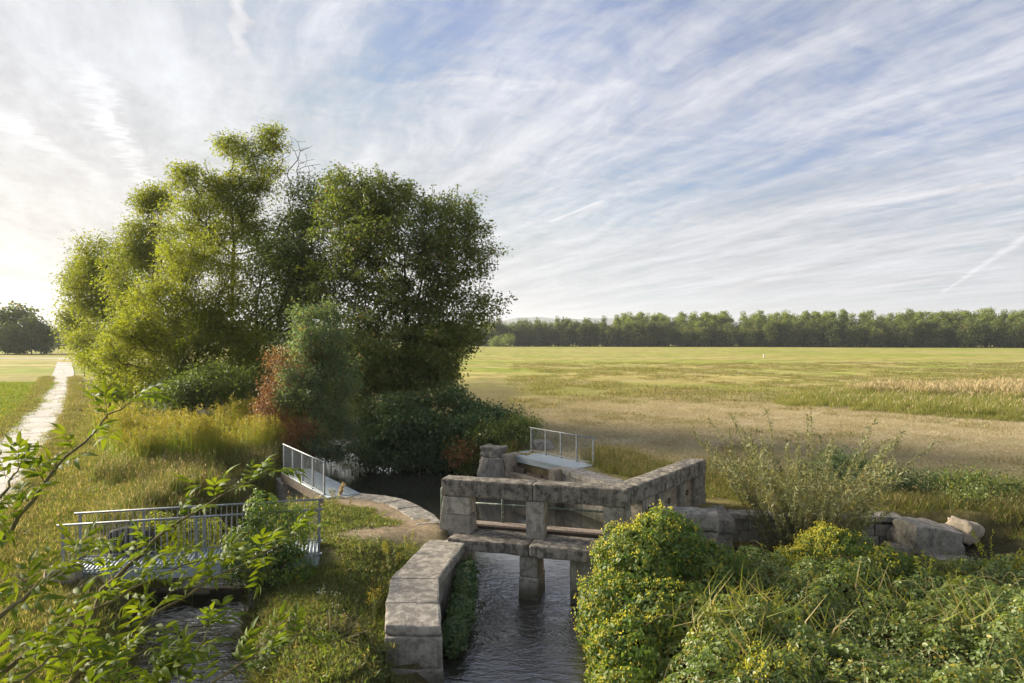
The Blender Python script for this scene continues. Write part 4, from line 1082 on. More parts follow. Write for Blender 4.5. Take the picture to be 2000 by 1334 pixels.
tree('hazel_thicket', gpt(560, 45), [at(560, 760, 45)],
     [lobe(520, 760, 60, 60, 44, 2.5, 1.2), lobe(600, 770, 70, 70, 45, 2.5, 1.4), lobe(680, 770, 60, 65, 46, 2.5, 1.2), lobe(640, 690, 60, 60, 47, 2.5, 1.0)],
     420, 26000, .17, 'tree_deep', 'dark hazel thicket in the deep shade behind the grey shrub', 'shrub', spread=.34, rmax=.08)
# willow sapling by the retaining wall
DW = 19.6
def upright_plant(name, base, stems, height, spread, lv, size, aspect, mat, label, cat='plant', lean=.35, r=.012, bark='twig', group=None, start=.15, kind='rhomb', top=None):
    base = np.array(base, float); root = thing(name, tuple(base), label, cat, group)
    P0 = []; P1 = []; LP = []; LD = []
    for i in range(stems):
        a = rng.uniform(0, 2 * np.pi); rr = spread * math.sqrt(rng.random()) * .35
        p = np.array([math.cos(a) * rr, math.sin(a) * rr, -.1]); h = height * rng.uniform(.6, 1.0)
        d = unit(np.array([math.cos(a) * lean, math.sin(a) * lean, 1.0]) + rng.normal(size=3) * .12); k = 6
        prev = p
        for j in range(k):
            d = unit(d + rng.normal(size=3) * .07 + np.array([math.cos(a), math.sin(a), 0]) * .05)
            q = prev + d * h / k; P0.append(prev); P1.append(q)
            m = rng.poisson(lv / k) if j >= start * k else rng.poisson(lv / k * .3)
            f = rng.random((m, 1)); LP.append(prev + (q - prev) * f + rng.normal(size=(m, 3)) * .01)
            ld = unit(rng.normal(size=(m, 3)) + d * .9); LD.append(ld); prev = q
    P0 = np.array(P0); P1 = np.array(P1); n = len(P0)
    rad = np.tile(np.linspace(r, r * .35, 7), stems).reshape(stems, 7)
    tubes('stem', P0, P1, rad[:, :-1].ravel(), rad[:, 1:].ravel(), bark, root, 4)['kind'] = 'stuff'
    LP = np.concatenate(LP); LD = np.concatenate(LD)
    nn = unit(rng.normal(size=LP.shape) * .6 + np.array([0, 0, 1.]))
    leaves('foliage', LP, LD, nn, size * rng.uniform(.6, 1.3, len(LP)), aspect, mat, root, kind, rng.random(len(LP)) * .6 + .2)
    return root
bw = at(1560, 1010, DW); bw[2] = -.9
upright_plant('willow_sapling', (bw[0], bw[1], -.95), 64, 4.7, 2.6, 260, .15, .24, 'willow_leaf', 'feathery pale willow sapling growing in front of the retaining wall', 'sapling', .30, .014, start=.35)
upright_plant('willow_sapling', (bw[0] + .9, bw[1] + .3, -.95), 40, 3.2, 1.8, 240, .15, .24, 'willow_leaf', 'shorter willow shoots on the field side of the feathery sapling', 'sapling', .32, .011)
upright_plant('bare_sapling', (bw[0] - .55, bw[1] + 2.2, 0), 4, 3.1, .6, 14, .08, .25, 'dead_leaf', 'thin nearly bare dead stems left of the willow top', 'sapling', .12, .013, 'bark')

# scrub behind the retaining wall, on the field edge
tree('field_shrub', (12.6, 23.6, 0), [(12.6, 23.6, .5)], [(12.3, 23.7, .5, 1.3, 1.2, .8, 1.5), (13.6, 23.2, .3, 1.2, 1.2, .65, 1.2), (11.3, 24.2, .7, .8, .8, .85, .7)], 150, 11000, .075, 'ivy_bush',
     'dark low bramble bush behind the retaining wall', 'shrub', spread=.2, aspect=.6, rmax=.05)
tree('field_shrub', (15.2, 22.6, 0), [(15.2, 22.6, .4)], [(15.2, 22.6, .35, 1.4, 1.2, .55, 1.5), (16.8, 21.9, .3, 1.2, 1.2, .5, 1.0), (14.3, 21.4, .1, .8, .7, .45, .5)], 130, 8000, .075, 'bramble',
     'spreading olive bramble at the field edge near the pale boulder', 'shrub', spread=.22, aspect=.6, rmax=.05)

# ------------------------------------------------------------------ foreground brambles and hop on the right bank
def top_of(x, y):
    """height of the bramble canopy over the low right bank"""
    e = sstep(x, 1.6, 3.4) * sstep(y, 19.3, 17.2)
    h = .72 + .5 * lump(x, y, .8, 2) + .34 * lump(x, y, 1.9, 5) + .17 * lump(x, y, 4.2, 7)
    h += .35 * sstep(x, 6, 12) * sstep(y, 16, 11); h -= .3 * sstep(y, 15.5, 18.5)
    return ground_z(x, y) + h * e
def thicket(name, x0, x1, y0, y1, n, size, mat, label, cond, depth=.55, w=.72):
    x = rng.uniform(x0, x1, n * 2); y = rng.uniform(y0, y1, n * 2)
    keep = cond(x, y) & (np.abs(x) < y * .80 + .6); x = x[keep][:n]; y = y[keep][:n]; m = len(x)
    hole = lump(x, y, 2.6, 11) + .6 * lump(x, y, 5.5, 3) + .25 * rng.normal(size=m); kk = hole > -.5; x, y = x[kk], y[kk]; m = len(x)
    z = top_of(x, y) - depth * rng.random(m) ** 2.2 + np.abs(rng.normal(size=m)) * .03
    e = .15; nx_ = -(top_of(x + e, y) - top_of(x - e, y)) / (2 * e); ny_ = -(top_of(x, y + e) - top_of(x, y - e)) / (2 * e)
    up = unit(np.stack([nx_, ny_, np.ones(m)], 1))
    # leaves stand in threes on arching canes
    k = m // 3; P = np.stack([x, y, z], 1)[:k]; U_ = up[:k]
    a = rng.uniform(0, 2 * np.pi, k)
    Ps = []; Ds = []; Ns = []; Ls = []; C = np.clip(.5 + .55 * lump(P[:, 0], P[:, 1], 1.1, 4) + .3 * (rng.random(k) - .5), 0, 1); SZ = .7 + .55 * rng.random(k) ** 2
    for j, off_ in enumerate((0, 1.9, -1.9)):
        d = np.stack([np.cos(a + off_), np.sin(a + off_), -.25 + rng.normal(size=k) * .25], 1)
        d = unit(d - U_ * (d * U_).sum(1)[:, None] * .8)
        Ps.append(P + d * .012); Ds.append(d); Ns.append(unit(U_ + rng.normal(size=(k, 3)) * .38)); Ls.append(size * SZ * rng.uniform(.6, 1.3, k) * (1.15 if j == 0 else .92))
    o = leaves(name, np.concatenate(Ps), np.concatenate(Ds), np.concatenate(Ns), np.concatenate(Ls), w, mat, None, 'oval', np.tile(C, 3), .3, .14)
    return tag(o, label, 'bramble', kind='stuff')
dS1 = lambda x, y: d_poly(x, y, S1_POLY)
thicket('bramble_thicket', 2.0, 16, 6.5, 19.4, 112000, .085, 'bramble', 'dense mass of green brambles filling the right foreground bank', lambda x, y: (dS1(x, y) > .5) & (y < 18.9 + .2 * np.sin(x * 3)))
# canes arching out of the brambles
m = 260
cx = rng.uniform(2.4, 14, m); cy = rng.uniform(8, 18.2, m); k = (np.abs(cx) < cy * .8); cx, cy = cx[k], cy[k]; m = len(cx)
a = rng.uniform(0, 2 * np.pi, m); h0 = top_of(cx, cy)
pts = [np.stack([cx + np.cos(a) * s_, cy + np.sin(a) * s_, h0 - .25 + .42 * math.sin(s_ * 2.4 + .3)], 1) for s_ in np.linspace(0, 1.15, 7)]
canes = tubes('bramble_canes', np.concatenate(pts[:-1]), np.concatenate(pts[1:]), .006, .005, 'twig', None, 4)
tag(canes, 'thin arching canes among the foreground brambles', 'bramble', kind='stuff')

def shell_bush(name, lobes, n, size, mat, label, cat, cone=None, sunny=None, w=.75, stems=40):
    L = np.array(lobes, float); c = L[:, :3].mean(0); base = (c[0], c[1], float(ground_z(c[0], c[1])))
    root = thing(name, base, label, cat); off = -np.array(base)
    w_ = L[:, 3] * L[:, 5]; P = []; N_ = []
    for l, k in zip(L, rng.multinomial(n, w_ / w_.sum())):
        d = rand_dirs(k); bump_ = 1 + .13 * np.sin(d[:, 0] * 7 + l[0] * 3) * np.cos(d[:, 2] * 6 + l[1]) + .08 * np.sin(d[:, 1] * 13 + d[:, 2] * 9)
        r_ = (1 - .38 * rng.random(k) ** 1.8) * bump_
        P.append(l[:3] + d * r_[:, None] * l[3:6]); N_.append(unit(d / l[3:6]))
    P = np.concatenate(P); N_ = np.concatenate(N_)
    inside = np.zeros(len(P), bool)
    for l in L: inside |= (((P - l[:3]) / l[3:6]) ** 2).sum(1) < .42
    keep = ~inside & (P[:, 2] > np.maximum(ground_z(P[:, 0], P[:, 1]), WATER_Z) + .02); P, N_ = P[keep], N_[keep]; k = len(P) // 3
    P, N_ = P[rng.permutation(len(P))], None if False else N_
    N_ = unit(P - np.array([L[np.argmin((((p - L[:, :3]) / L[:, 3:6]) ** 2).sum(1)), :3] for p in P])) if len(P) < 60000 else unit(P - c)
    P, N_ = P[:k], N_[:k]; a = rng.uniform(0, 2 * np.pi, k); t1 = unit(np.cross(N_, np.array([.3, .2, 1.]))); t2 = np.cross(N_, t1)
    Ps = []; Ds = []; Ns = []; Ls = []; C = rng.random(k)
    up = unit(N_ * .6 + np.array([0, 0, .8]) + rng.normal(size=(k, 3)) * .3)
    for j, o_ in enumerate((0, 2.0, -2.0)):
        d = unit(t1 * np.cos(a + o_)[:, None] + t2 * np.sin(a + o_)[:, None] + np.array([0, 0, -.45]) + N_ * .25)
        Ps.append(P + d * .012); Ds.append(d); Ns.append(unit(up + rng.normal(size=(k, 3)) * .25)); Ls.append(size * rng.uniform(.55, 1.3, k))
    leaves('foliage', np.concatenate(Ps) + off, np.concatenate(Ds), np.concatenate(Ns), np.concatenate(Ls), w, mat, root, 'oval', np.tile(C, 3), .28, .15)
    if cone:  # hop cones, kept to the sunward side so their colour suggests sunlight there
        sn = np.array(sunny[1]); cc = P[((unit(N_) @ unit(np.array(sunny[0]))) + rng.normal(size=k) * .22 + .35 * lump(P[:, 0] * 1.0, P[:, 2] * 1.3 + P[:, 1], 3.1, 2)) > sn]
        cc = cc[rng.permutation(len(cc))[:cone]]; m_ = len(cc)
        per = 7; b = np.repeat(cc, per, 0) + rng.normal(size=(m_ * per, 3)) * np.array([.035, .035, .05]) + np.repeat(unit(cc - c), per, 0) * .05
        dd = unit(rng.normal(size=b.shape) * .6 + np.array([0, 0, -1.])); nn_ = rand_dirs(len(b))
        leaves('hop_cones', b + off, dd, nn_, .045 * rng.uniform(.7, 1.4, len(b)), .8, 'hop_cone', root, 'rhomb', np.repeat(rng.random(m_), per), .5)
    s_ = P[rng.permutation(k)[:stems]]; g0 = np.array([c[0], c[1], base[2]])
    b0 = g0 + (s_ - g0) * np.array([.35, .35, 0]); mid = b0 + (s_ - b0) * .5 + np.array([0, 0, .35])
    tubes('stem', np.concatenate([b0, mid]) + off, np.concatenate([mid, s_]) + off, np.concatenate([np.full(stems, .012), np.full(stems, .008)]), np.concatenate([np.full(stems, .008), np.full(stems, .004)]), 'twig', root, 4)['kind'] = 'stuff'
    return root
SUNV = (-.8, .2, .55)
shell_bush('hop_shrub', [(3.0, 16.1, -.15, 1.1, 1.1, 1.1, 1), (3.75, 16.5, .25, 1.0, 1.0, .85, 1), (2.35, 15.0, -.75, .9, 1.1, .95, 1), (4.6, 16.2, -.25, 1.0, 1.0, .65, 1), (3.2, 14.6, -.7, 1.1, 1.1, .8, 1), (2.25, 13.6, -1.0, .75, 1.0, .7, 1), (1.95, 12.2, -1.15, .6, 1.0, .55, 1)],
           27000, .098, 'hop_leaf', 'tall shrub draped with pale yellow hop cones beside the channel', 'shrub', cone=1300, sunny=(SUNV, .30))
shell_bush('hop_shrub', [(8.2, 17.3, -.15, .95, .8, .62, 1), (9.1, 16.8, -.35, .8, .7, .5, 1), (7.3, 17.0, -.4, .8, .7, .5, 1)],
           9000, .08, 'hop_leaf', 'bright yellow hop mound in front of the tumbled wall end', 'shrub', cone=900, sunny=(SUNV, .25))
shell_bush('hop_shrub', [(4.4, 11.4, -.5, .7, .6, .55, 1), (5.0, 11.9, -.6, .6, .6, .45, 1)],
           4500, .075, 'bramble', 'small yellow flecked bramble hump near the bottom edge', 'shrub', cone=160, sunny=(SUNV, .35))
for (x_, y_, z_, st_, h_, mt_, sz_, lab) in ((3.5, 16.4, .55, 10, .85, 'hop_leaf', .07, 'loose climbing shoots on top of the hop covered shrub'), (2.3, 15.2, -.6, 12, .9, 'hop_leaf', .065, 'thin yellowish shoots leaning over the channel from the hop shrub'),
        (5.6, 14.6, -.5, 10, 1.15, 'goldenrod_leaf', .09, 'leafy goldenrod shoots standing in the brambles behind the hop shrub'), (7.6, 13.2, -.6, 12, 1.1, 'goldenrod_leaf', .09, 'tall weed stems in the middle of the bramble mass'),
        (9.6, 15.6, -.5, 9, 1.05, 'willow_bush', .075, 'young yellow green shoots in front of the large tilted block'), (5.2, 10.8, -.6, 10, 1.1, 'goldenrod_leaf', .08, 'weed shoots by the yellow flecked bramble hump'), (12.6, 17.6, -.6, 9, 1.3, 'willow_bush', .07, 'thin yellow shoots beside the pale rounded boulder')):
    upright_plant('weed_shoots', (x_, y_, z_), st_, h_, 1.4, 46, sz_, .5 if mt_ != 'goldenrod_leaf' else .2, mt_, lab, 'plant', .35, .007, 'twig', kind='oval')
# ivy on the channel side of the wing wall and below the sill
shell_bush('ivy_patch', [(-1.15, 17.1, -.85, .28, 1.0, .55, 1), (-1.2, 15.9, -1.05, .30, .8, .42, 1), (-1.25, 14.8, -1.1, .26, .6, .4, 1)], 5200, .085, 'ivy_bush', 'blue green creeper hanging on the channel face of the wing wall', 'creeper', stems=14)
shell_bush('bramble_bush', [(-6.0, 16.05, .2, .75, .6, .85, 1), (-5.4, 16.2, .7, .55, .5, .75, 1), (-6.15, 16.1, .25, .6, .5, .5, 1), (-5.2, 15.8, .0, .6, .45, .45, 1), (-5.95, 16.3, 1.15, .4, .35, .55, 1)], 9500, .07, 'hop_leaf', 'leafy rose bush growing over the end of the railed footbridge', 'shrub', stems=40)
shell_bush('bramble_bush', [(-8.9, 17.3, .25, .8, .4, .65, 1), (-8.0, 17.5, .2, .7, .4, .55, 1)], 4000, .07, 'willow_bush', 'yellow green creeper behind the path end of the railed footbridge', 'creeper', stems=16)
shell_bush('nettle_bush', [(-3.4, 13.2, -.85, .9, .8, .6, 1), (-4.4, 13.4, -.9, .8, .7, .5, 1), (-2.75, 12.9, -1.0, .5, .5, .5, 1)], 6500, .07, 'herb', 'dark nettles at the foot of the wing wall end', 'herbs', stems=40)
shell_bush('bank_bush', [(-9.0, 13.7, -.8, .9, 1.0, .6, 1), (-9.2, 15.0, -.7, .5, .6, .45, 1), (-10.4, 14.2, -.3, .9, .7, .45, 1)], 5200, .07, 'ivy_bush', 'dark undergrowth on the bank below the elder branches', 'shrub', stems=30)

# ------------------------------------------------------------------ ground cover: patches scattered as stuff
def patch_mesh(name, parts):
    """parts: list of (P, D, N, L, aspect, mat, curl) joined to one mesh with several materials"""
    Vs = []; Qs = []; mi = []; r = []; r2 = []; cl = []; base = 0
    me_m = []
    for i, (P, D, N, L, asp, mat, curl) in enumerate(parts):
        V, Q, nv, nf = leaf_arrays(P, D, N, L, asp, 'rhomb', .2, curl)
        Vs.append(V); Qs.append(Q[0] + base); base += len(V); n = len(P)
        mi.append(np.full(n, i)); r.append(rng.random(n)); r2.append(rng.random(n)); cl.append(rng.random(n)); me_m.append(mat)
    me = np_mesh(name, np.concatenate(Vs), np.concatenate(Qs), {'rnd': ('FACE', 'FLOAT', np.concatenate(r)), 'rnd2': ('FACE', 'FLOAT', np.concatenate(r2)), 'clump': ('FACE', 'FLOAT', np.concatenate(cl))})
    for m_ in me_m: me.materials.append(M[m_])
    me.polygons.foreach_set('material_index', np.concatenate(mi).astype(np.int32))
    return bpy.data.objects.new(name, me)
def blades(n, size, h0, h1, w, mat, lean=.35, curl=.25, z=0.0):
    P = np.stack([rng.uniform(-size / 2, size / 2, n), rng.uniform(-size / 2, size / 2, n), np.full(n, -.02 + z)], 1)
    D = unit(rng.normal(size=(n, 3)) * lean + np.array([0, 0, 1.])); D[:, 2] = np.abs(D[:, 2])
    N = rand_dirs(n); N[:, 2] *= .3; L = rng.uniform(h0, h1, n)
    return [P, D, unit(N), L, w, mat, curl]
def heads(bl, frac, size, asp, mat, jit=.1):
    P, D, N, L = bl[:4]; k = int(len(P) * frac); i = rng.permutation(len(P))[:k]
    S = unit(np.cross(D, N)); Nn = np.cross(S, D)
    tip = P[i] + D[i] * L[i][:, None] - Nn[i] * (L[i] * bl[6])[:, None]
    return [tip - D[i] * size * .6, unit(D[i] + rng.normal(size=(k, 3)) * jit), rand_dirs(k), size * rng.uniform(.6, 1.3, k), asp, mat, .1]
def scatter(name, protos, X, Y, S, label, cat, Z=None, tilt=.06):
    n = len(X); Z = ground_z(X, Y) if Z is None else Z
    me = bpy.data.meshes.new(name); me.vertices.add(n); me.vertices.foreach_set('co', np.stack([X, Y, Z], 1).astype(np.float32).ravel())
    rot = np.stack([rng.normal(size=n) * tilt, rng.normal(size=n) * tilt, rng.uniform(0, 6.283, n)], 1).astype(np.float32)
    a = me.attributes.new('rot', 'FLOAT_VECTOR', 'POINT'); a.data.foreach_set('vector', rot.ravel())
    a = me.attributes.new('scl', 'FLOAT', 'POINT'); a.data.foreach_set('value', np.asarray(S, np.float32))
    a = me.attributes.new('pid', 'INT', 'POINT'); a.data.foreach_set('value', rng.integers(0, len(protos), n).astype(np.int32))
    o = bpy.data.objects.new(name, me); COL.objects.link(o)
    ng = bpy.data.node_groups.new(name, 'GeometryNodeTree')
    ng.interface.new_socket('Geometry', in_out='INPUT', socket_type='NodeSocketGeometry')
    ng.interface.new_socket('Geometry', in_out='OUTPUT', socket_type='NodeSocketGeometry')
    G = NT(ng); gi = G.node('NodeGroupInput'); go = G.node('NodeGroupOutput')
    iop = G.node('GeometryNodeInstanceOnPoints'); G.l.new(gi.outputs[0], iop.inputs['Points'])
    jn = G.node('GeometryNodeJoinGeometry')
    for p in protos:
        oi = G.node('GeometryNodeObjectInfo'); oi.inputs['Object'].default_value = p; oi.inputs['As Instance'].default_value = True
        G.l.new(oi.outputs['Geometry'], jn.inputs[0])
    G.l.new(jn.outputs[0], iop.inputs['Instance']); iop.inputs['Pick Instance'].default_value = True
    def na(nm, typ):
        q = G.node('GeometryNodeInputNamedAttribute', data_type=typ); q.inputs['Name'].default_value = nm
        return [s_ for s_ in q.outputs if s_.enabled and s_.name == 'Attribute'][0]
    G.l.new(na('pid', 'INT'), iop.inputs['Instance Index'])
    e2r = G.node('FunctionNodeEulerToRotation'); G.l.new(na('rot', 'FLOAT_VECTOR'), e2r.inputs[0]); G.l.new(e2r.outputs[0], iop.inputs['Rotation'])
    G.l.new(na('scl', 'FLOAT'), iop.inputs['Scale'])
    G.l.new(iop.outputs[0], go.inputs[0])
    md = o.modifiers.new('scatter', 'NODES'); md.node_group = ng
    return tag(o, label, cat, kind='stuff')
def region(n, x0, x1, y0, y1, cond, pw=1.0):
    """random points seen by a camera at the photo's place or a step beside it, thinned with distance"""
    y = y0 + (y1 - y0) * rng.random(n) ** pw; x = rng.uniform(x0, x1, n)
    k = cond(x, y) & (np.abs(x) < y * .78 + 2.5); return x[k], y[k]
def path_x(y): return np.interp(y, PATH_R[:, 1], PATH_R[:, 0])
def off_path(x, y, a=-2.95, b=.12):
    pr = path_x(y); pw_ = 1.17; return ((x > pr + b) | (x < pr - PW * pw_ - .12))
wd = water_dist
SOIL = np.array([(-5.4, 22.4), (-3.9, 21.5), (-2.9, 20.2), (-2.4, 19.0), (-4.2, 18.6)])
def stone_free(x, y):
    """clear of the capping stones, walls and bridge decks"""
    ok = d_line(x, y, np.array([(-6.0, 23.0), (-5.2, 22.95), (-4.4, 22.6), (-3.75, 22.05), (-3.2, 21.2), (-2.7, 20.3), (-2.3, 19.4)])) > .42
    ok &= d_line(x, y, np.array([(-1.7, 18.6), (-2.2, 15.5), (-1.9, 13)])) > .62
    ok &= d_line(x, y, np.array([tuple(N0 + nn * .54), tuple(N1 + nn * .54)])) > .72
    ok &= d_line(x, y, np.array([tuple(F0 + nf * .5), tuple(F1 + nf * .5)])) > .7
    ok &= d_line(x, y, np.array([tuple(R0 + nr * .6), tuple(R1 + nr * .6)])) > .75
    ok &= d_line(x, y, np.array([(2.3, 27.9), (3.8, 25.2), (5.2, 23.1)])) > .5
    ok &= d_line(x, y, np.array([tuple(WA), tuple(WC), tuple(WE)])) > 1.15
    ok &= d_line(x, y, np.array([(6.2, 21.5), (11.7, 20.7)])) > .62
    ok &= ~((x > 5) & (x < 6.9) & (y > 19.9) & (y < 22.5))
    return ok
# left meadow and verge
g1 = [patch_mesh('grass_patch', [blades(420, 1.5, .05, .15, .14, 'grass_green', .6)]) for _ in range(3)]
x, y = region(15000, -60, -8, 14, 80, lambda x, y: (x < path_x(y) - PW * 1.17 - .5), 1.3)
scatter('meadow_grass', g1, x, y, rng.uniform(.7, 1.3, len(x)) * (1 + y / 90), 'short sunlit green meadow grass left of the concrete path', 'grass')
# a shaggy edge along the path
g2 = [patch_mesh('grass_tuft', [blades(130, .55, .08, .26, .07, 'grass_verge', .5)]) for _ in range(3)]
yy_ = rng.uniform(8, 90, 1700); side = rng.random(1700) < .5
xx_ = np.where(side, path_x(yy_) + rng.normal(size=1700) * .12 + .22, path_x(yy_) - PW * 1.17 - .3 + rng.normal(size=1700) * .15)
scatter('path_edge_grass', g2, xx_, yy_, rng.uniform(.6, 1.3, 1700) * (1 + yy_ / 120), 'shaggy grass tufts along both edges of the concrete path', 'grass')
# tufts in joints and the middle crack of the path
yy_ = np.concatenate([rng.uniform(30, 110, 60)]); xx_ = path_x(yy_) - PW * .58 + rng.normal(size=60) * .1
scatter('crack_grass', [patch_mesh('grass_tuft', [blades(60, .5, .03, .09, .1, 'grass_dry', .7)])], xx_, yy_, rng.uniform(.4, 1.1, 60), 'small weeds growing in the middle crack of the path', 'grass', Z=np.full(60, .07))
g3 = [patch_mesh('verge_patch', [blades(200, 1.2, .05, .18, .09, 'grass_verge', .55), blades(190, 1.2, .04, .15, .1, 'grass_green', .6)]) for _ in range(3)]
x, y = region(9000, -40, -4, 9, 60, lambda x, y: (x > path_x(y) + .2) & (x < path_x(y) + 5.5) & (wd(x, y) > .25) & stone_free(x, y), 1.2)
scatter('verge_grass', g3, x, y, rng.uniform(.7, 1.2, len(x)) * (1 + y / 100), 'trodden grass verge between the path and the tall weeds', 'grass')
# tall dry grass behind the near footbridge
def tall(n, size, h0, h1, mat, w=.022, hd=.45, hs=.13, green=0.0, green_mat='herb', lean=.22):
    b = blades(n, size, h0, h1, w, mat, lean, .22); p = [b, heads(b, hd * .55, hs * .8, .2, 'seed_head')]
    if green: p.append(blades(int(n * green), size, h0 * .4, h1 * .6, .06, green_mat, .45))
    return patch_mesh('tall_grass_clump', p)
g4 = [tall(120, .9, .35, .9, 'grass_dry', .022, .4, .12, 1.0), tall(90, .9, .3, .75, 'grass_dry', .025, .25, .1, 1.4, 'goldenrod_leaf'), tall(140, 1.0, .35, 1.0, 'grass_dry', .02, .5, .14, .6)]
x, y = region(3400, -22, -6.4, 17.3, 37, lambda x, y: (x > path_x(y) + 3.5 + .7 * np.sin(y * .9)) & (wd(x, y) > .35) & stone_free(x, y) & (x < -6.6 - .0 * y) & (y < 36))
k = (lump(x, y, 1.2, 4) + .5 * rng.normal(size=len(x)) > -.35); x, y = x[k], y[k]
scatter('dry_grass', g4, x, y, np.clip(.72 + .45 * lump(x, y, .9, 2) + rng.normal(size=len(x)) * .2, .3, 1.3), 'tall dry straw coloured grass and weeds beyond the railed footbridge', 'grass')
# goldenrod stand
def goldenrod(n, size, h0, h1):
    st = blades(n, size, h0, h1, .012, 'goldenrod_leaf', .12, .06)
    P, D, N, L = st[:4]; lv = []
    k = 26; f = rng.uniform(.12, .95, (n, k, 1)); B = (P[:, None] + (D * L[:, None])[:, None] * f).reshape(-1, 3)
    d = unit(rng.normal(size=B.shape) * np.array([1, 1, .4]) + np.array([0, 0, .25]))
    lv = [B, d, unit(rng.normal(size=B.shape) * .4 + np.array([0, 0, 1.])), .10 * rng.uniform(.6, 1.3, len(B)), .2, 'goldenrod_leaf', .25]
    k = 22; tip = P + D * L[:, None]; a = rng.uniform(0, 6.28, (n, 1)); t_ = rng.random((n, k))
    B = tip[:, None] + np.stack([np.cos(a) * t_ * .12, np.sin(a) * t_ * .12, .05 - .22 * t_], 2) + rng.normal(size=(n, k, 3)) * .03
    B = B.reshape(-1, 3)
    fl_ = [B, unit(rng.normal(size=B.shape) + np.array([0, 0, .4])), rand_dirs(len(B)), .055 * rng.uniform(.6, 1.3, len(B)), .45, 'goldenrod', .2]
    return patch_mesh('goldenrod_clump', [st, lv, fl_])
g5 = [goldenrod(15, .8, 1.1, 1.9) for _ in range(3)]
x, y = region(900, -22, -9, 26.5, 37, lambda x, y: (x > path_x(y) + 3.0) & (((x + 14.6) / 4.6) ** 2 + ((y - 32.0) / 4.4) ** 2 < 1 + .25 * np.sin(x * 2)) & (wd(x, y) > .5))
scatter('goldenrod', g5, x, y, np.clip(.78 + .55 * lump(x, y, .8, 6) + rng.normal(size=len(x)) * .12, .4, 1.35), 'stand of yellow flowering goldenrod in front of the tree clump', 'goldenrod')
x, y = region(260, -30, -12, 33, 60, lambda x, y: (x > path_x(y) + 2.4) & (x < path_x(y) + 5.2))
scatter('path_side_weeds', [tall(90, .9, .5, 1.3, 'grass_dry', .022, .6, .2, 1.0, 'goldenrod_leaf'), g5[0]], x, y, rng.uniform(.7, 1.1, len(x)), 'pale plumed weeds along the path below the trees', 'weeds')
# island: short grass, herbs
g6 = [patch_mesh('island_grass_patch', [blades(150, .8, .03, .11, .09, 'grass_verge', .7), blades(70, .8, .05, .14, .3, 'herb', .8)]) for _ in range(3)]
x, y = region(5200, -7.5, -1.6, 10, 23.4, lambda x, y: (wd(x, y) > .05) & stone_free(x, y) & (d_line(x, y, SOIL) > .6 + .5 * rng.random(len(x))) & (lump(x, y, 1.6, 8) + .4 * rng.normal(size=len(x)) > -.45) & (x > -6.6))
scatter('island_grass', g6, x, y, rng.uniform(.6, 1.15, len(x)), 'patchy grass on the strip between the two arms of the stream', 'grass')
g7 = [patch_mesh('herb_clump', [blades(80, .45, .05, .15, .4, 'herb', .8), blades(30, .45, .06, .24, .05, 'grass_verge', .6)]) for _ in range(3)]
x, y = region(1900, -7.0, -2.2, 10, 17.6, lambda x, y: (wd(x, y) > .0) & stone_free(x, y) & (x > -6.8) & (lump(x, y, 1.3, 3) > -.15) & (y < 17.4))
scatter('island_herbs', g7, x, y, rng.uniform(.6, 1.2, len(x)), 'leafy herbs covering the front of the strip beside the wing wall', 'herbs')
# grass hanging over the banks
g8 = [patch_mesh('bank_grass_tuft', [blades(90, .4, .25, .6, .03, 'grass_verge', .75, .5), blades(40, .4, .2, .5, .04, 'herb', .7, .4)]) for _ in range(3)]
x, y = region(9000, -12, 6, 10, 34, lambda x, y: (wd(x, y) > -.05) & (wd(x, y) < .75) & stone_free(x, y) & ((x < -2.9) | (x > 2.4) | (y > 32)) & ~((x > -6.2) & (y > 18.5) & (y < 32)) & ~((x > 1.0) & (y < 21)))
k = rng.permutation(len(x))[:650]; scatter('bank_grass', g8, x[k], y[k], rng.uniform(.6, 1.2, len(k)), 'long grass hanging over the stream banks', 'grass')
# hay field and rough strip on the right
g9 = [patch_mesh('hay_patch', [blades(260, 1.8, .05, .16, .07, 'hay', 2.6, .05)]) for _ in range(3)]
x, y = region(11000, 0, 58, 24, 62, lambda x, y: stone_free(x, y) & (x > 3.6 - (y - 31) * .9) & (x > 1.0) & (wd(x, y) > .8) & (y > 29.5 - .35 * (x - 4) * (x < 24)), 1.15)
scatter('hay_stubble', g9, x, y, rng.uniform(.7, 1.3, len(x)), 'cut hay lying on the mown field right of the weir', 'hay')
g10 = [patch_mesh('stubble_tuft', [blades(140, 1.1, .06, .2, .08, 'grass_verge', .6)]) for _ in range(2)]
x, y = region(2300, 1, 60, 22, 75, lambda x, y: stone_free(x, y) & (wd(x, y) > .6) & (lump(x, y, .35, 8) + .3 * lump(x, y, 1.1, 2) > .12 + .12 * ((y > 33) & (y < 56))) & (x > 3.6 - (y - 31) * .9), 1.2)
scatter('field_grass', g10, x, y, rng.uniform(.7, 1.4, len(x)) * (.8 + y / 80), 'green grass growing through the cut hay', 'grass')
g11 = [tall(90, .9, .2, .65, 'grass_dry', .026, .25, .1, .8, 'goldenrod_leaf', .35), tall(80, .8, .2, .5, 'grass_verge', .03, .15, .1, .7, 'herb', .35)]
strip = np.array([(3.9, 30.6), (5.2, 27.6), (7.6, 25.6), (10.5, 24.2), (13.6, 22.2), (16.5, 20.2), (19, 18.5)])
x, y = region(9000, 2, 22, 18, 33, lambda x, y: (d_line(x, y, strip) < 1.25 + .5 * np.sin(x * 1.7)) & stone_free(x, y) & (wd(x, y) > .5))
k = rng.permutation(len(x))[:780]; scatter('rough_grass', g11, x[k], y[k], rng.uniform(.55, 1.1, len(k)), 'rough brown grass strip between the hay field and the walls', 'grass')
x, y = region(5000, 5.5, 16, 21.2, 28, lambda x, y: stone_free(x, y) & (d_line(x, y, strip) > .8) & (y < 29 - .45 * (x - 5)))
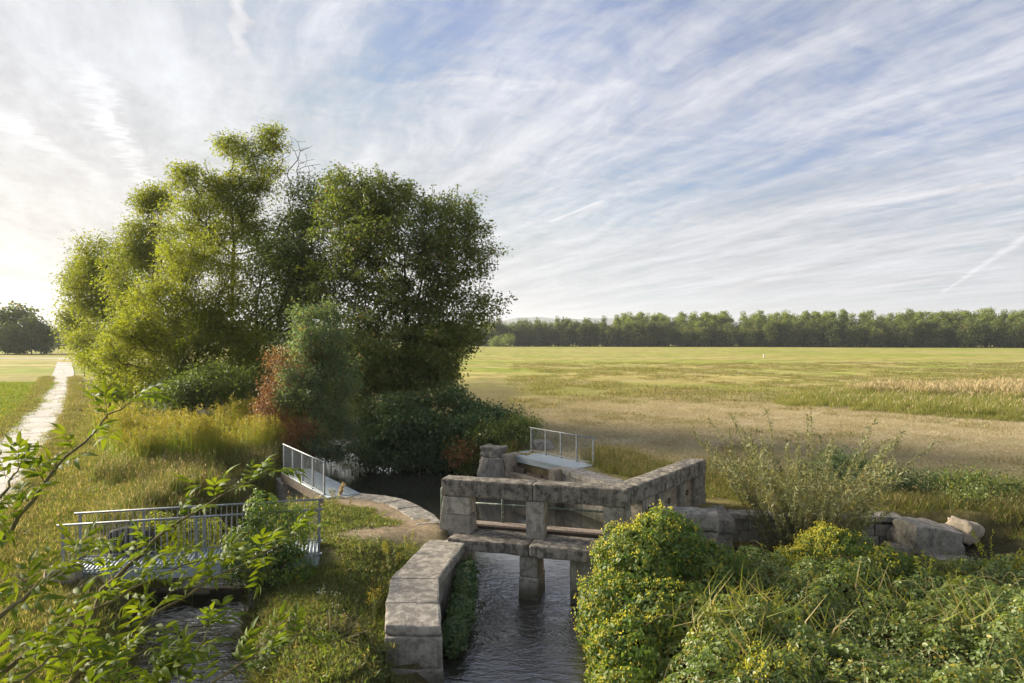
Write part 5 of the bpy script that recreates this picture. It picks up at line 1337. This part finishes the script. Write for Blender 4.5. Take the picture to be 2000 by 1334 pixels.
k = rng.permutation(len(x))[:900]; scatter('wall_grass', g3, x[k], y[k], rng.uniform(.6, 1.1, len(k)), 'green grass behind the retaining wall', 'grass')
x, y = region(9000, 0, 120, 56, 150, lambda x, y: (lump(x, y, .12, 5) + .5 * lump(x, y, .4, 2) + .3 * rng.normal(size=len(x)) > .05), 1.3)
scatter('meadow_tufts', g10 + [g9[0], g3[0]], x, y, rng.uniform(1.2, 2.4, len(x)), 'uneven tufts of meadow grass on the wide field', 'grass')
x, y = region(900, 2.5, 13, 9, 18.5, lambda x, y: (wd(x, y) > .6) & (lump(x, y, 1.1, 6) > .25))
k = rng.permutation(len(x))[:40]; scatter('bramble_grass', [patch_mesh('grass_tuft', [blades(22, .35, .35, .75, .035, 'reed_green', .5, .5)])], x[k], y[k], rng.uniform(.9, 1.7, len(k)), 'long grass blades sticking out of the foreground brambles', 'grass', Z=top_of(x[k], y[k]) - .25)
# tall reed grass patch on the field
def reed(n, heads_f, h0, h1): 
    b = blades(n, 1.3, h0, h1, .02, 'reed_green', .16, .15); p = [b]
    if heads_f: p.append(heads(b, heads_f, .34, .16, 'seed_head', .25))
    return patch_mesh('reed_clump', p)
RP = np.array([(20.5, 54), (24, 50), (28.5, 45.5), (33, 41.5), (60, 26), (95, 60), (70, 82), (44, 70), (30, 66), (24, 62)])
fr_ = np.array([(20.5, 54), (24, 50), (28.5, 45.5), (33, 41.5), (60, 26)])
x, y = region(9000, 18, 80, 30, 82, lambda x, y: (d_poly(x, y, RP) + .8 * rng.normal(size=len(x)) * (rng.random(len(x)) < .4) < .0 + .6 * np.sin(x * .9)))
df = d_line(x, y, fr_); f1 = df + rng.normal(size=len(x)) * 1.6 < 16 + 2 * np.sin(x * .5)
scatter('reed_grass', [reed(150, 0, .45, .9), reed(150, .06, .5, .95)], x[f1], y[f1], rng.uniform(.6, 1.15, f1.sum()) * np.clip(.45 + -d_poly(x[f1], y[f1], RP) * .22, .4, 1), 'green front of the uncut tall grass patch on the field', 'grass')
f2 = ~f1
scatter('reed_plumes', [reed(130, .35, .6, 1.15), reed(130, .5, .7, 1.2), reed(140, .15, .5, 1.0)], x[f2], y[f2], rng.uniform(.7, 1.2, f2.sum()) * np.clip(.5 + -d_poly(x[f2], y[f2], RP) * .2, .4, 1), 'straw pale seed plumes of the uncut tall grass patch', 'grass')

# ------------------------------------------------------------------ single flowering plants that stand out
def flower_plant(base, h, stems, label, fmat, nfl, fsize, spike=False, lmat='herb', lv=40, spread=.35, name='flowering_plant'):
    base = np.array([base[0], base[1], ground_z(base[0], base[1])])
    o = upright_plant(name, tuple(base), stems, h, spread, lv, .07, .3, lmat, label, 'plant', .12, .006, 'stalk')
    st = [c for c in o.children if c.name.startswith('stem')][0].data
    co = np.zeros(len(st.vertices) * 3, np.float32); st.vertices.foreach_get('co', co); co = co.reshape(-1, 6 * 8, 3)
    tips = co[:, -4:].mean(1); mids = co[:, -20:-16].mean(1) if spike else tips
    f = rng.random((len(tips), nfl, 1)); B = tips[:, None] * f + mids[:, None] * (1 - f) + rng.normal(size=(len(tips), nfl, 3)) * (.025 if spike else .05)
    B = B.reshape(-1, 3)
    fh = leaves('flower_head', B, unit(rng.normal(size=B.shape) + np.array([0, 0, .6])), rand_dirs(len(B)), fsize * rng.uniform(.6, 1.3, len(B)), .6, fmat, o); fh['kind'] = 'stuff'
    return o
flower_plant((-2.78, 14.35), .75, 6, 'ragwort with bright yellow flower heads beside the wing wall', 'flower_yellow', 26, .03)
flower_plant((-3.15, 13.2), .6, 3, 'low leaning goldenrod spray in the nettles near the wall end', 'flower_yellow', 26, .03, True)
flower_plant((-2.95, 16.6), 1.0, 4, 'pale yellow mullein like spikes leaning on the wing wall', 'goldenrod', 60, .04, True)
flower_plant((-2.75, 17.6), .7, 4, 'short pale yellow spikes near the left parapet post', 'goldenrod', 40, .035, True)
flower_plant((-5.35, 20.2), 1.2, 2, 'straw coloured plume grass by the footbridge end', 'seed_head', 150, .07, True)
flower_plant((-4.95, 20.0), .95, 5, 'yellowish tall weeds right of the straw plume', 'goldenrod', 30, .03, True)
flower_plant((-6.35, 15.3), .85, 5, 'pale plumed weeds on the bank below the bridge end', 'seed_head', 50, .05, True)
flower_plant((-3.7, 17.4), .65, 6, 'green herb with small white flowers on the worn grass', 'flower_white', 8, .03)
flower_plant((-3.9, 14.6), .4, 4, 'low herb with white flower tufts in the middle of the grass strip', 'flower_white', 12, .03)
flower_plant((-3.55, 13.9), .35, 3, 'small white umbel flowers near the nettles', 'flower_white', 10, .028)
flower_plant((-5.6, 21.6), .7, 3, 'dry branching dock beside the pool edge', 'dead_leaf', 40, .03, True)
flower_plant((-10.9, 18.6), 1.2, 3, 'yellow weed spikes rising behind the path end of the bridge rail', 'goldenrod', 50, .035, True)

# ------------------------------------------------------------------ elder branches close to the camera
def elder_leaf_mesh(seed):
    """a pinnate leaf: stalk with five to seven toothed, folded, drooping leaflets"""
    rs = np.random.default_rng(seed); pairs = 3
    Vs = []; Qs = []; base = 0; LR = []
    def leaflet(p, d, n, L, w):
        nonlocal base
        d = unit(d); s_ = unit(np.cross(d, n)); n = np.cross(s_, d); k = 5
        prof = [.06, .78, 1.0, .66, .04]; droop = rs.uniform(.35, .8)
        rows = []
        for i in range(k):
            f = i / (k - 1); c = p + d * L * f - n * L * droop * f * f; hw = L * w * .5 * prof[i]
            rows += [c + s_ * hw + n * hw * .38, c, c - s_ * hw + n * hw * .38]
        Vs.append(np.array(rows)); q = []
        for i in range(k - 1):
            a = base + i * 3; q += [[a, a + 1, a + 4, a + 3], [a + 1, a + 2, a + 5, a + 4]]
        Qs.append(np.array(q)); base += k * 3; LR.append(len(q))
    R_ = .17; up = np.array([0, 0, 1.])
    def rp(f): return np.array([R_ * f, 0, -.05 * f * f])
    for j in range(pairs):
        f = .3 + .62 * j / max(1, pairs - 1) * .95
        for sg in (-1, 1):
            leaflet(rp(f), np.array([.55 + .2 * rs.random(), sg * 1.0, .05 + .15 * rs.normal()]), unit(up + rs.normal(size=3) * .25), .088 * rs.uniform(.8, 1.15), .33)
    leaflet(rp(1.0), np.array([1, .1 * rs.normal(), -.1]), unit(up + rs.normal(size=3) * .2), .10, .34)
    V, Q = tube_arrays([rp(0), rp(.5)], [rp(.5), rp(1.0)], [.0022, .0018], [.0018, .0012], 4)
    Vs.append(V); Qs.append(Q + base); nl = sum(LR)
    V = np.concatenate(Vs); Q = np.concatenate(Qs); n = len(Q)
    vals = np.concatenate([np.repeat(rs.random(len(LR)), LR), np.full(n - nl, .9)])
    return np_mesh('leaf', V, Q, {'rnd': ('FACE', 'FLOAT', vals), 'rnd2': ('FACE', 'FLOAT', vals * 0), 'clump': ('FACE', 'FLOAT', np.full(n, rs.random()))}, 'elder', smooth=True)
ELM = [elder_leaf_mesh(i) for i in range(9)]
ELD = [  # stem courses (photo column, row, distance), base first
    [(-60, 1130, 2.8), (40, 1010, 2.9), (110, 915, 3.0), (215, 815, 3.15), (262, 778, 3.25)],
    [(-40, 1345, 2.6), (80, 1261, 2.8), (167, 1196, 2.9), (226, 1168, 3.0), (279, 1140, 3.1), (347, 1106, 3.2), (420, 1090, 3.3)],
    [(200, 1150, 3.2), (297, 1063, 3.3), (338, 1025, 3.35), (378, 1004, 3.4), (415, 980, 3.45), (471, 951, 3.5), (535, 920, 3.6)],
    [(120, 1350, 3.0), (266, 1230, 3.1), (325, 1181, 3.15), (378, 1156, 3.2), (428, 1122, 3.25), (471, 1106, 3.3), (505, 1091, 3.35), (539, 1066, 3.4), (577, 1044, 3.45)],
    [(320, 1400, 2.9), (418, 1333, 3.0), (477, 1295, 3.1), (521, 1274, 3.15), (585, 1238, 3.2)],
    [(60, 1400, 2.7), (154, 1333, 2.8), (229, 1295, 2.9), (282, 1271, 3.0), (331, 1258, 3.05)],
    [(300, 1380, 2.7), (334, 1323, 2.75), (359, 1289, 2.8), (390, 1258, 2.85), (410, 1225, 2.9)],
    [(-60, 1260, 2.5), (20, 1190, 2.6), (80, 1140, 2.7), (150, 1095, 2.8), (190, 1068, 2.9)],
    [(-60, 1420, 2.5), (20, 1340, 2.55), (90, 1290, 2.6), (150, 1262, 2.7)],
    [(-70, 1090, 2.6), (-20, 1000, 2.65), (15, 950, 2.7), (40, 905, 2.8)],
    [(150, 1420, 2.6), (220, 1350, 2.65), (262, 1320, 2.7), (300, 1305, 2.75)],
]
eroot = np.array([-2.7, 1.9, float(ground_z(-2.7, 1.9))])
elder = thing('elder_bush', tuple(eroot), 'elder branches with glossy pinnate leaves reaching in at the lower left', 'elder bush')
eoff = -eroot; nleaf = 0
for si, st in enumerate(ELD):
    P = np.array([at(*p) for p in st]); seg = np.linalg.norm(np.diff(P, axis=0), axis=1); cum = np.concatenate([[0], np.cumsum(seg)]); Ltot = cum[-1]
    k = 14; ts = np.linspace(0, Ltot, k); C = np.stack([np.interp(ts, cum, P[:, j]) for j in range(3)], 1)
    C[1:-1] += rng.normal(size=(k - 2, 3)) * .006
    low = [eroot + np.array([.05 * si - .2, .04 * (si % 3), -.1]), eroot * .55 + C[0] * .45 + np.array([-.1, 0, .35])]
    pts = np.concatenate([np.array(low), C]); t2 = np.linspace(0, 1, len(pts))
    pipe('branch', pts + eoff, .013, 'twig', elder, 6, .0025)
    s_ = .06; j = 0
    step_ = .125 if si in (4, 5, 6, 10) else .088
    while s_ < Ltot and nleaf < 298:
        p = np.array([np.interp(s_, cum, P[:, q]) for q in range(3)]); p2 = np.array([np.interp(min(s_ + .03, Ltot), cum, P[:, q]) for q in range(3)]); p1 = np.array([np.interp(max(s_ - .03, 0), cum, P[:, q]) for q in range(3)])
        tdir = unit(p2 - p1); side_ = unit(np.cross(tdir, (0, 0, 1.))); upd = np.cross(side_, tdir)
        for sg in (-1, 1):
            if nleaf >= 298: break
            phi = (0 if j % 2 else 1.35) + rng.normal() * .35
            lat = side_ * math.cos(phi) * sg + upd * (abs(math.sin(phi)) * .9 + .25)
            d = unit(tdir * .55 + lat * .8 + np.array([0, 0, .15]) + rng.normal(size=3) * .15)
            zz = unit(np.array([0, 0, 1.]) + upd * .3 - d * .1 + rng.normal(size=3) * .15); xx2 = d; yy2 = unit(np.cross(zz, xx2)); zz = np.cross(xx2, yy2)
            o = link('leaf', ELM[int(rng.integers(0, len(ELM)))], elder)
            sc = rng.uniform(.58, .88) * (1.0 - .3 * (s_ / Ltot) ** 4)
            mt = Matrix(((xx2[0], yy2[0], zz[0], 0), (xx2[1], yy2[1], zz[1], 0), (xx2[2], yy2[2], zz[2], 0), (0, 0, 0, 1)))
            o.matrix_basis = Matrix.Translation(Vector(p + eoff)) @ mt @ Matrix.Diagonal((sc, sc, sc, 1)); nleaf += 1
        s_ += step_ + rng.uniform(-.015, .02); j += 1
    for _ in range(2):      # tip leaves
        if nleaf >= 300: break
        d = unit(tdir + rng.normal(size=3) * .3); zz = unit(np.array([0, 0, 1.]) - d * d[2]); yy2 = np.cross(zz, d)
        o = link('leaf', ELM[int(rng.integers(0, len(ELM)))], elder)
        o.matrix_basis = Matrix.Translation(Vector(P[-1] + eoff)) @ Matrix(((d[0], yy2[0], zz[0], 0), (d[1], yy2[1], zz[1], 0), (d[2], yy2[2], zz[2], 0), (0, 0, 0, 1))) @ Matrix.Diagonal((.7, .7, .7, 1)); nleaf += 1

Vx = []; Qx = []; rx_ = []; nb_ = 0
for st in ELD:
    P = np.array([at(*p) for p in st]); seg = np.linalg.norm(np.diff(P, axis=0), axis=1); cum = np.concatenate([[0], np.cumsum(seg)])
    for q_ in range(5):
        s_ = rng.uniform(0, cum[-1] * .93); p = np.array([np.interp(s_, cum, P[:, q]) for q in range(3)]) + rng.normal(size=3) * .03
        d = unit(unit(P[-1] - P[0]) * .5 + rng.normal(size=3) * .8 + np.array([0, 0, .2])); zz = unit(np.array([0, 0, 1.]) + rng.normal(size=3) * .3); yv = unit(np.cross(zz, d)); zz = np.cross(d, yv)
        me = ELM[int(rng.integers(0, len(ELM)))]; co = np.zeros(len(me.vertices) * 3, np.float32); me.vertices.foreach_get('co', co); co = co.reshape(-1, 3) * rng.uniform(.5, .8)
        vi = np.zeros(len(me.loops), np.int32); me.loops.foreach_get('vertex_index', vi)
        Vx.append(co[:, :1] * d + co[:, 1:2] * yv + co[:, 2:] * zz + p + eoff); Qx.append(vi.reshape(-1, 4) + nb_); nb_ += len(co); rx_.append(np.full(len(vi) // 4, rng.random()))
rx_ = np.concatenate(rx_)
ef = link('foliage', np_mesh('foliage', np.concatenate(Vx), np.concatenate(Qx), {'rnd': ('FACE', 'FLOAT', rx_), 'rnd2': ('FACE', 'FLOAT', rx_ * 0), 'clump': ('FACE', 'FLOAT', rx_[::-1])}, 'elder', smooth=True), elder); ef['kind'] = 'stuff'

# ------------------------------------------------------------------ far things
def far_tree_proto(h, r, crown0, n_cl, per, leaf, mat, tall_=1.0):
    c = lobe_points([(0, 0, (h + crown0) / 2, r, r, (h - crown0) / 2, 1.0)], n_cl, .55)
    c[:, 0] += .18 * r * np.sin(c[:, 2] * .9); c += rng.normal(size=c.shape) * .3
    b, d, nn_, L, cl = crown_leaves(c, per, r * .22, leaf)
    V, Q, nv, nf_ = leaf_arrays(b, d, nn_, L, .7, 'rhomb')
    TV, TQ = tube_arrays([(0, 0, -.3), (0, 0, h * .4)], [(0, 0, h * .4), (.2, 0, h * .85)], [.28, .18], [.18, .04], 5)
    me = np_mesh('far_tree', np.concatenate([V, TV]), np.concatenate([Q[0], TQ + len(V)]), {k_: ('FACE', 'FLOAT', np.concatenate([a_, np.full(len(TQ), .5)])) for k_, a_ in (('rnd', rng.random(len(b))), ('rnd2', rng.random(len(b))), ('clump', cl))})
    me.materials.append(M[mat]); me.materials.append(M['bark'])
    me.polygons.foreach_set('material_index', np.concatenate([np.zeros(len(b)), np.ones(len(TQ))]).astype(np.int32))
    return bpy.data.objects.new('far_tree', me)
woodp = [far_tree_proto(17, 3.6, 1.5, 90, 16, .95, 'wood_leaf'), far_tree_proto(15, 4.2, .8, 100, 16, .95, 'wood_leaf'), far_tree_proto(18, 3.0, 2.0, 80, 16, .9, 'wood_leaf'), far_tree_proto(13, 3.8, .4, 90, 16, .95, 'wood_leaf')]
popp = [far_tree_proto(23, 2.8, 5, 90, 16, .9, 'poplar_leaf'), far_tree_proto(22, 3.4, 5, 100, 16, .95, 'poplar_leaf'), far_tree_proto(24, 2.5, 6, 80, 16, .85, 'poplar_leaf')]
EDGE = np.array([(-60, 470), (-25, 455), (60, 440), (160, 415), (280, 380), (420, 340), (560, 300)])
def wood(n, protos, off0, off1, xlo, xhi, s0, s1, nm, lab):
    x = rng.uniform(xlo, xhi, n); y = np.interp(x, EDGE[:, 0], EDGE[:, 1]) + rng.uniform(off0, off1, n) + 4 * np.sin(x * .06)
    scatter(nm, protos, x, y, rng.uniform(s0, s1, n), lab, 'wood', Z=np.zeros(n), tilt=.03)
wood(820, woodp, 0, 40, -60, 560, .72, 1.0, 'far_wood', 'dark mixed wood along the far edge of the field')
wood(340, popp, 34, 75, 75, 560, .86, 1.03, 'far_poplars', 'brighter poplar tops rising behind the dark far wood')
wood(26, [far_tree_proto(20, 2.0, 3, 70, 16, .8, 'wood_leaf')], 6, 30, -20, 70, .8, 1.0, 'far_spruces', 'darker pointed trees at the left of the far wood')
def far_tree(proto, x, y, s_, label, cat='tree', name='distant_tree', group=None):
    o = proto.copy(); o.name = name; COL.objects.link(o); o.location = (x, y, 0); o.scale = (s_, s_, s_); o.rotation_euler = (0, 0, rng.uniform(0, 6))
    return tag(o, label, cat, group)
rb = far_tree_proto(7, 3.8, .1, 70, 18, .7, 'poplar_leaf')
for px, d, s_, lab in ((967, 440, .95, 'small pale round bush at the foot of the far wood, left one'), (990, 436, 1.15, 'larger pale round bush at the foot of the far wood, right one')):
    far_tree(rb, (px - 1000) / F * d, d, s_, lab, 'bush', 'round_bush')
big = far_tree_proto(24, 3.4, 9, 60, 14, 1.0, 'poplar_leaf')
for px, s_, lab in ((1925, 1.0, 'lone tall crown standing above the right end of the far wood'),):
    far_tree(big, (px - 1000) / F * 408, 408, s_, lab, 'tree', 'tall_poplar')
grove = [far_tree_proto(17, 5.5, .6, 130, 18, 1.0, 'wood_leaf'), far_tree_proto(15, 5, .4, 120, 18, 1.0, 'wood_leaf')]
gl = [(-15, 232, 1.0, 'edge tree of the distant left grove, cut by the picture edge'), (38, 236, 1.12, 'tallest round crowned tree of the distant left grove'), (62, 228, .78, 'lower tree right of the tallest in the distant left grove'), (88, 232, .66, 'small outer tree at the right end of the distant left grove'), (15, 224, .62, 'low front tree of the distant left grove')]
for i, (px, d, s_, lab) in enumerate(gl): far_tree(grove[i % 2], (px - 1000) / F * d, d, s_, lab, 'tree', 'grove_tree')
x = rng.uniform(-420, -230, 60); y = 430 + rng.uniform(-15, 30, 60) + .1 * (x + 300)
scatter('far_hedge', woodp, x, y, rng.uniform(.5, .8, 60), 'hazy line of trees far behind the path end', 'wood', Z=np.zeros(60))
x = rng.uniform(-300, -60, 130); y = 560 + rng.uniform(-15, 40, 130)
scatter('far_hedge', woodp, x, y, rng.uniform(.6, .9, 130), 'distant tree line hidden behind the clump', 'wood', Z=np.zeros(130))
# raised hide beside the far track
hd = thing('raised_hide', (-157, 238, 0), 'small dark raised hide standing far off beyond the path', 'hide')
for sx in (-.7, .7):
    for sy in (-.7, .7): gpart(hd, pipe('leg', [(-157 + sx * 1.2, 238 + sy * 1.2, 0), (-157 + sx, 238 + sy, 1.6)], .08, 'timber', None, 5))
gp(hd, 'cabin', [(-157.8, 237.2), (-156.2, 237.2), (-156.2, 238.8), (-157.8, 238.8)], 1.6, 2.9, 'timber', bevel=.03, rough=0)
gp(hd, 'roof', [(-158.0, 237.0), (-156.0, 237.0), (-156.0, 239.0), (-158.0, 239.0)], 2.91, 3.2, 'timber', bevel=.02, rough=0, top=[3.0, 3.0, 3.3, 3.3])
mp_ = thing('marker_post', (67.5, 183, 0), 'thin white marker post standing in the open field', 'post')
gp(mp_, 'shaft', [(67.38, 182.9), (67.62, 182.9), (67.62, 183.1), (67.38, 183.1)], -.3, 1.25, 'white_paint', bevel=.02, rough=0)
gp(mp_, 'cap', [(67.34, 182.86), (67.66, 182.86), (67.66, 183.14), (67.34, 183.14)], 1.255, 1.32, 'iron_and_shade', bevel=.02, rough=0)
# hills on the horizon
def hill(nm, d, pts, lab):
    xs = np.linspace(-7500, 7500, 160); px = xs / d * F + 1000
    top = np.interp(px, [p[0] for p in pts], [p[1] for p in pts]); top = np.convolve(np.pad(top, 3, mode='edge'), np.ones(7) / 7, 'valid')
    h = (HY - top) / F * d + CAMZ; h += 6 * np.sin(xs * .011) + 4 * np.sin(xs * .027 + 1)
    V = []; nrow = 6
    for j in range(nrow):
        f = j / (nrow - 1); V.append(np.stack([xs, np.full_like(xs, d - 900 + 900 * f) + 60 * np.sin(xs * .004 + j), np.maximum(h, 5) * math.sin(f * math.pi / 2) ** 1.3 - 3], 1))
    V.append(np.stack([xs, np.full_like(xs, d + 900), np.full_like(xs, -3)], 1)); V = np.concatenate(V); n_ = len(xs)
    i_ = (np.arange(nrow)[:, None] * n_ + np.arange(n_ - 1)[None]).ravel()
    o = link(nm, np_mesh(nm, V, np.stack([i_, i_ + 1, i_ + 1 + n_, i_ + n_], 1), None, 'hill', smooth=True)); tag(o, lab, 'hills', kind='structure')
hill('hills', 6000, [(-3000, 640), (-200, 640), (60, 625), (130, 622), (300, 632), (900, 640), (960, 630), (1010, 616), (1050, 614), (1090, 625), (1140, 622), (1200, 622), (1270, 614), (1330, 622), (1500, 632), (4000, 640)], 'pale blue hills on the horizon')

# ------------------------------------------------------------------ evening haze
hm, HN = new_mat('evening_haze')
pv = HN.node('ShaderNodeVolumePrincipled'); pv.inputs['Density'].default_value = 0.00013; pv.inputs['Color'].default_value = (0.86, 0.90, 0.98, 1); pv.inputs['Anisotropy'].default_value = 0.25
HN.l.new(pv.outputs[0], HN.out.inputs['Volume'])
hv = [(x_, y_, z_) for z_ in (-5.0, 270.0) for x_, y_ in ((-9600, -400), (9600, -400), (9600, 9600), (-9600, 9600))]
hz = link('haze', np_mesh('haze', hv, np.array([[3, 2, 1, 0], [4, 5, 6, 7], [0, 1, 5, 4], [1, 2, 6, 5], [2, 3, 7, 6], [3, 0, 4, 7]]), None, hm))
tag(hz, 'thin pale evening haze over the meadows', 'haze', kind='stuff')
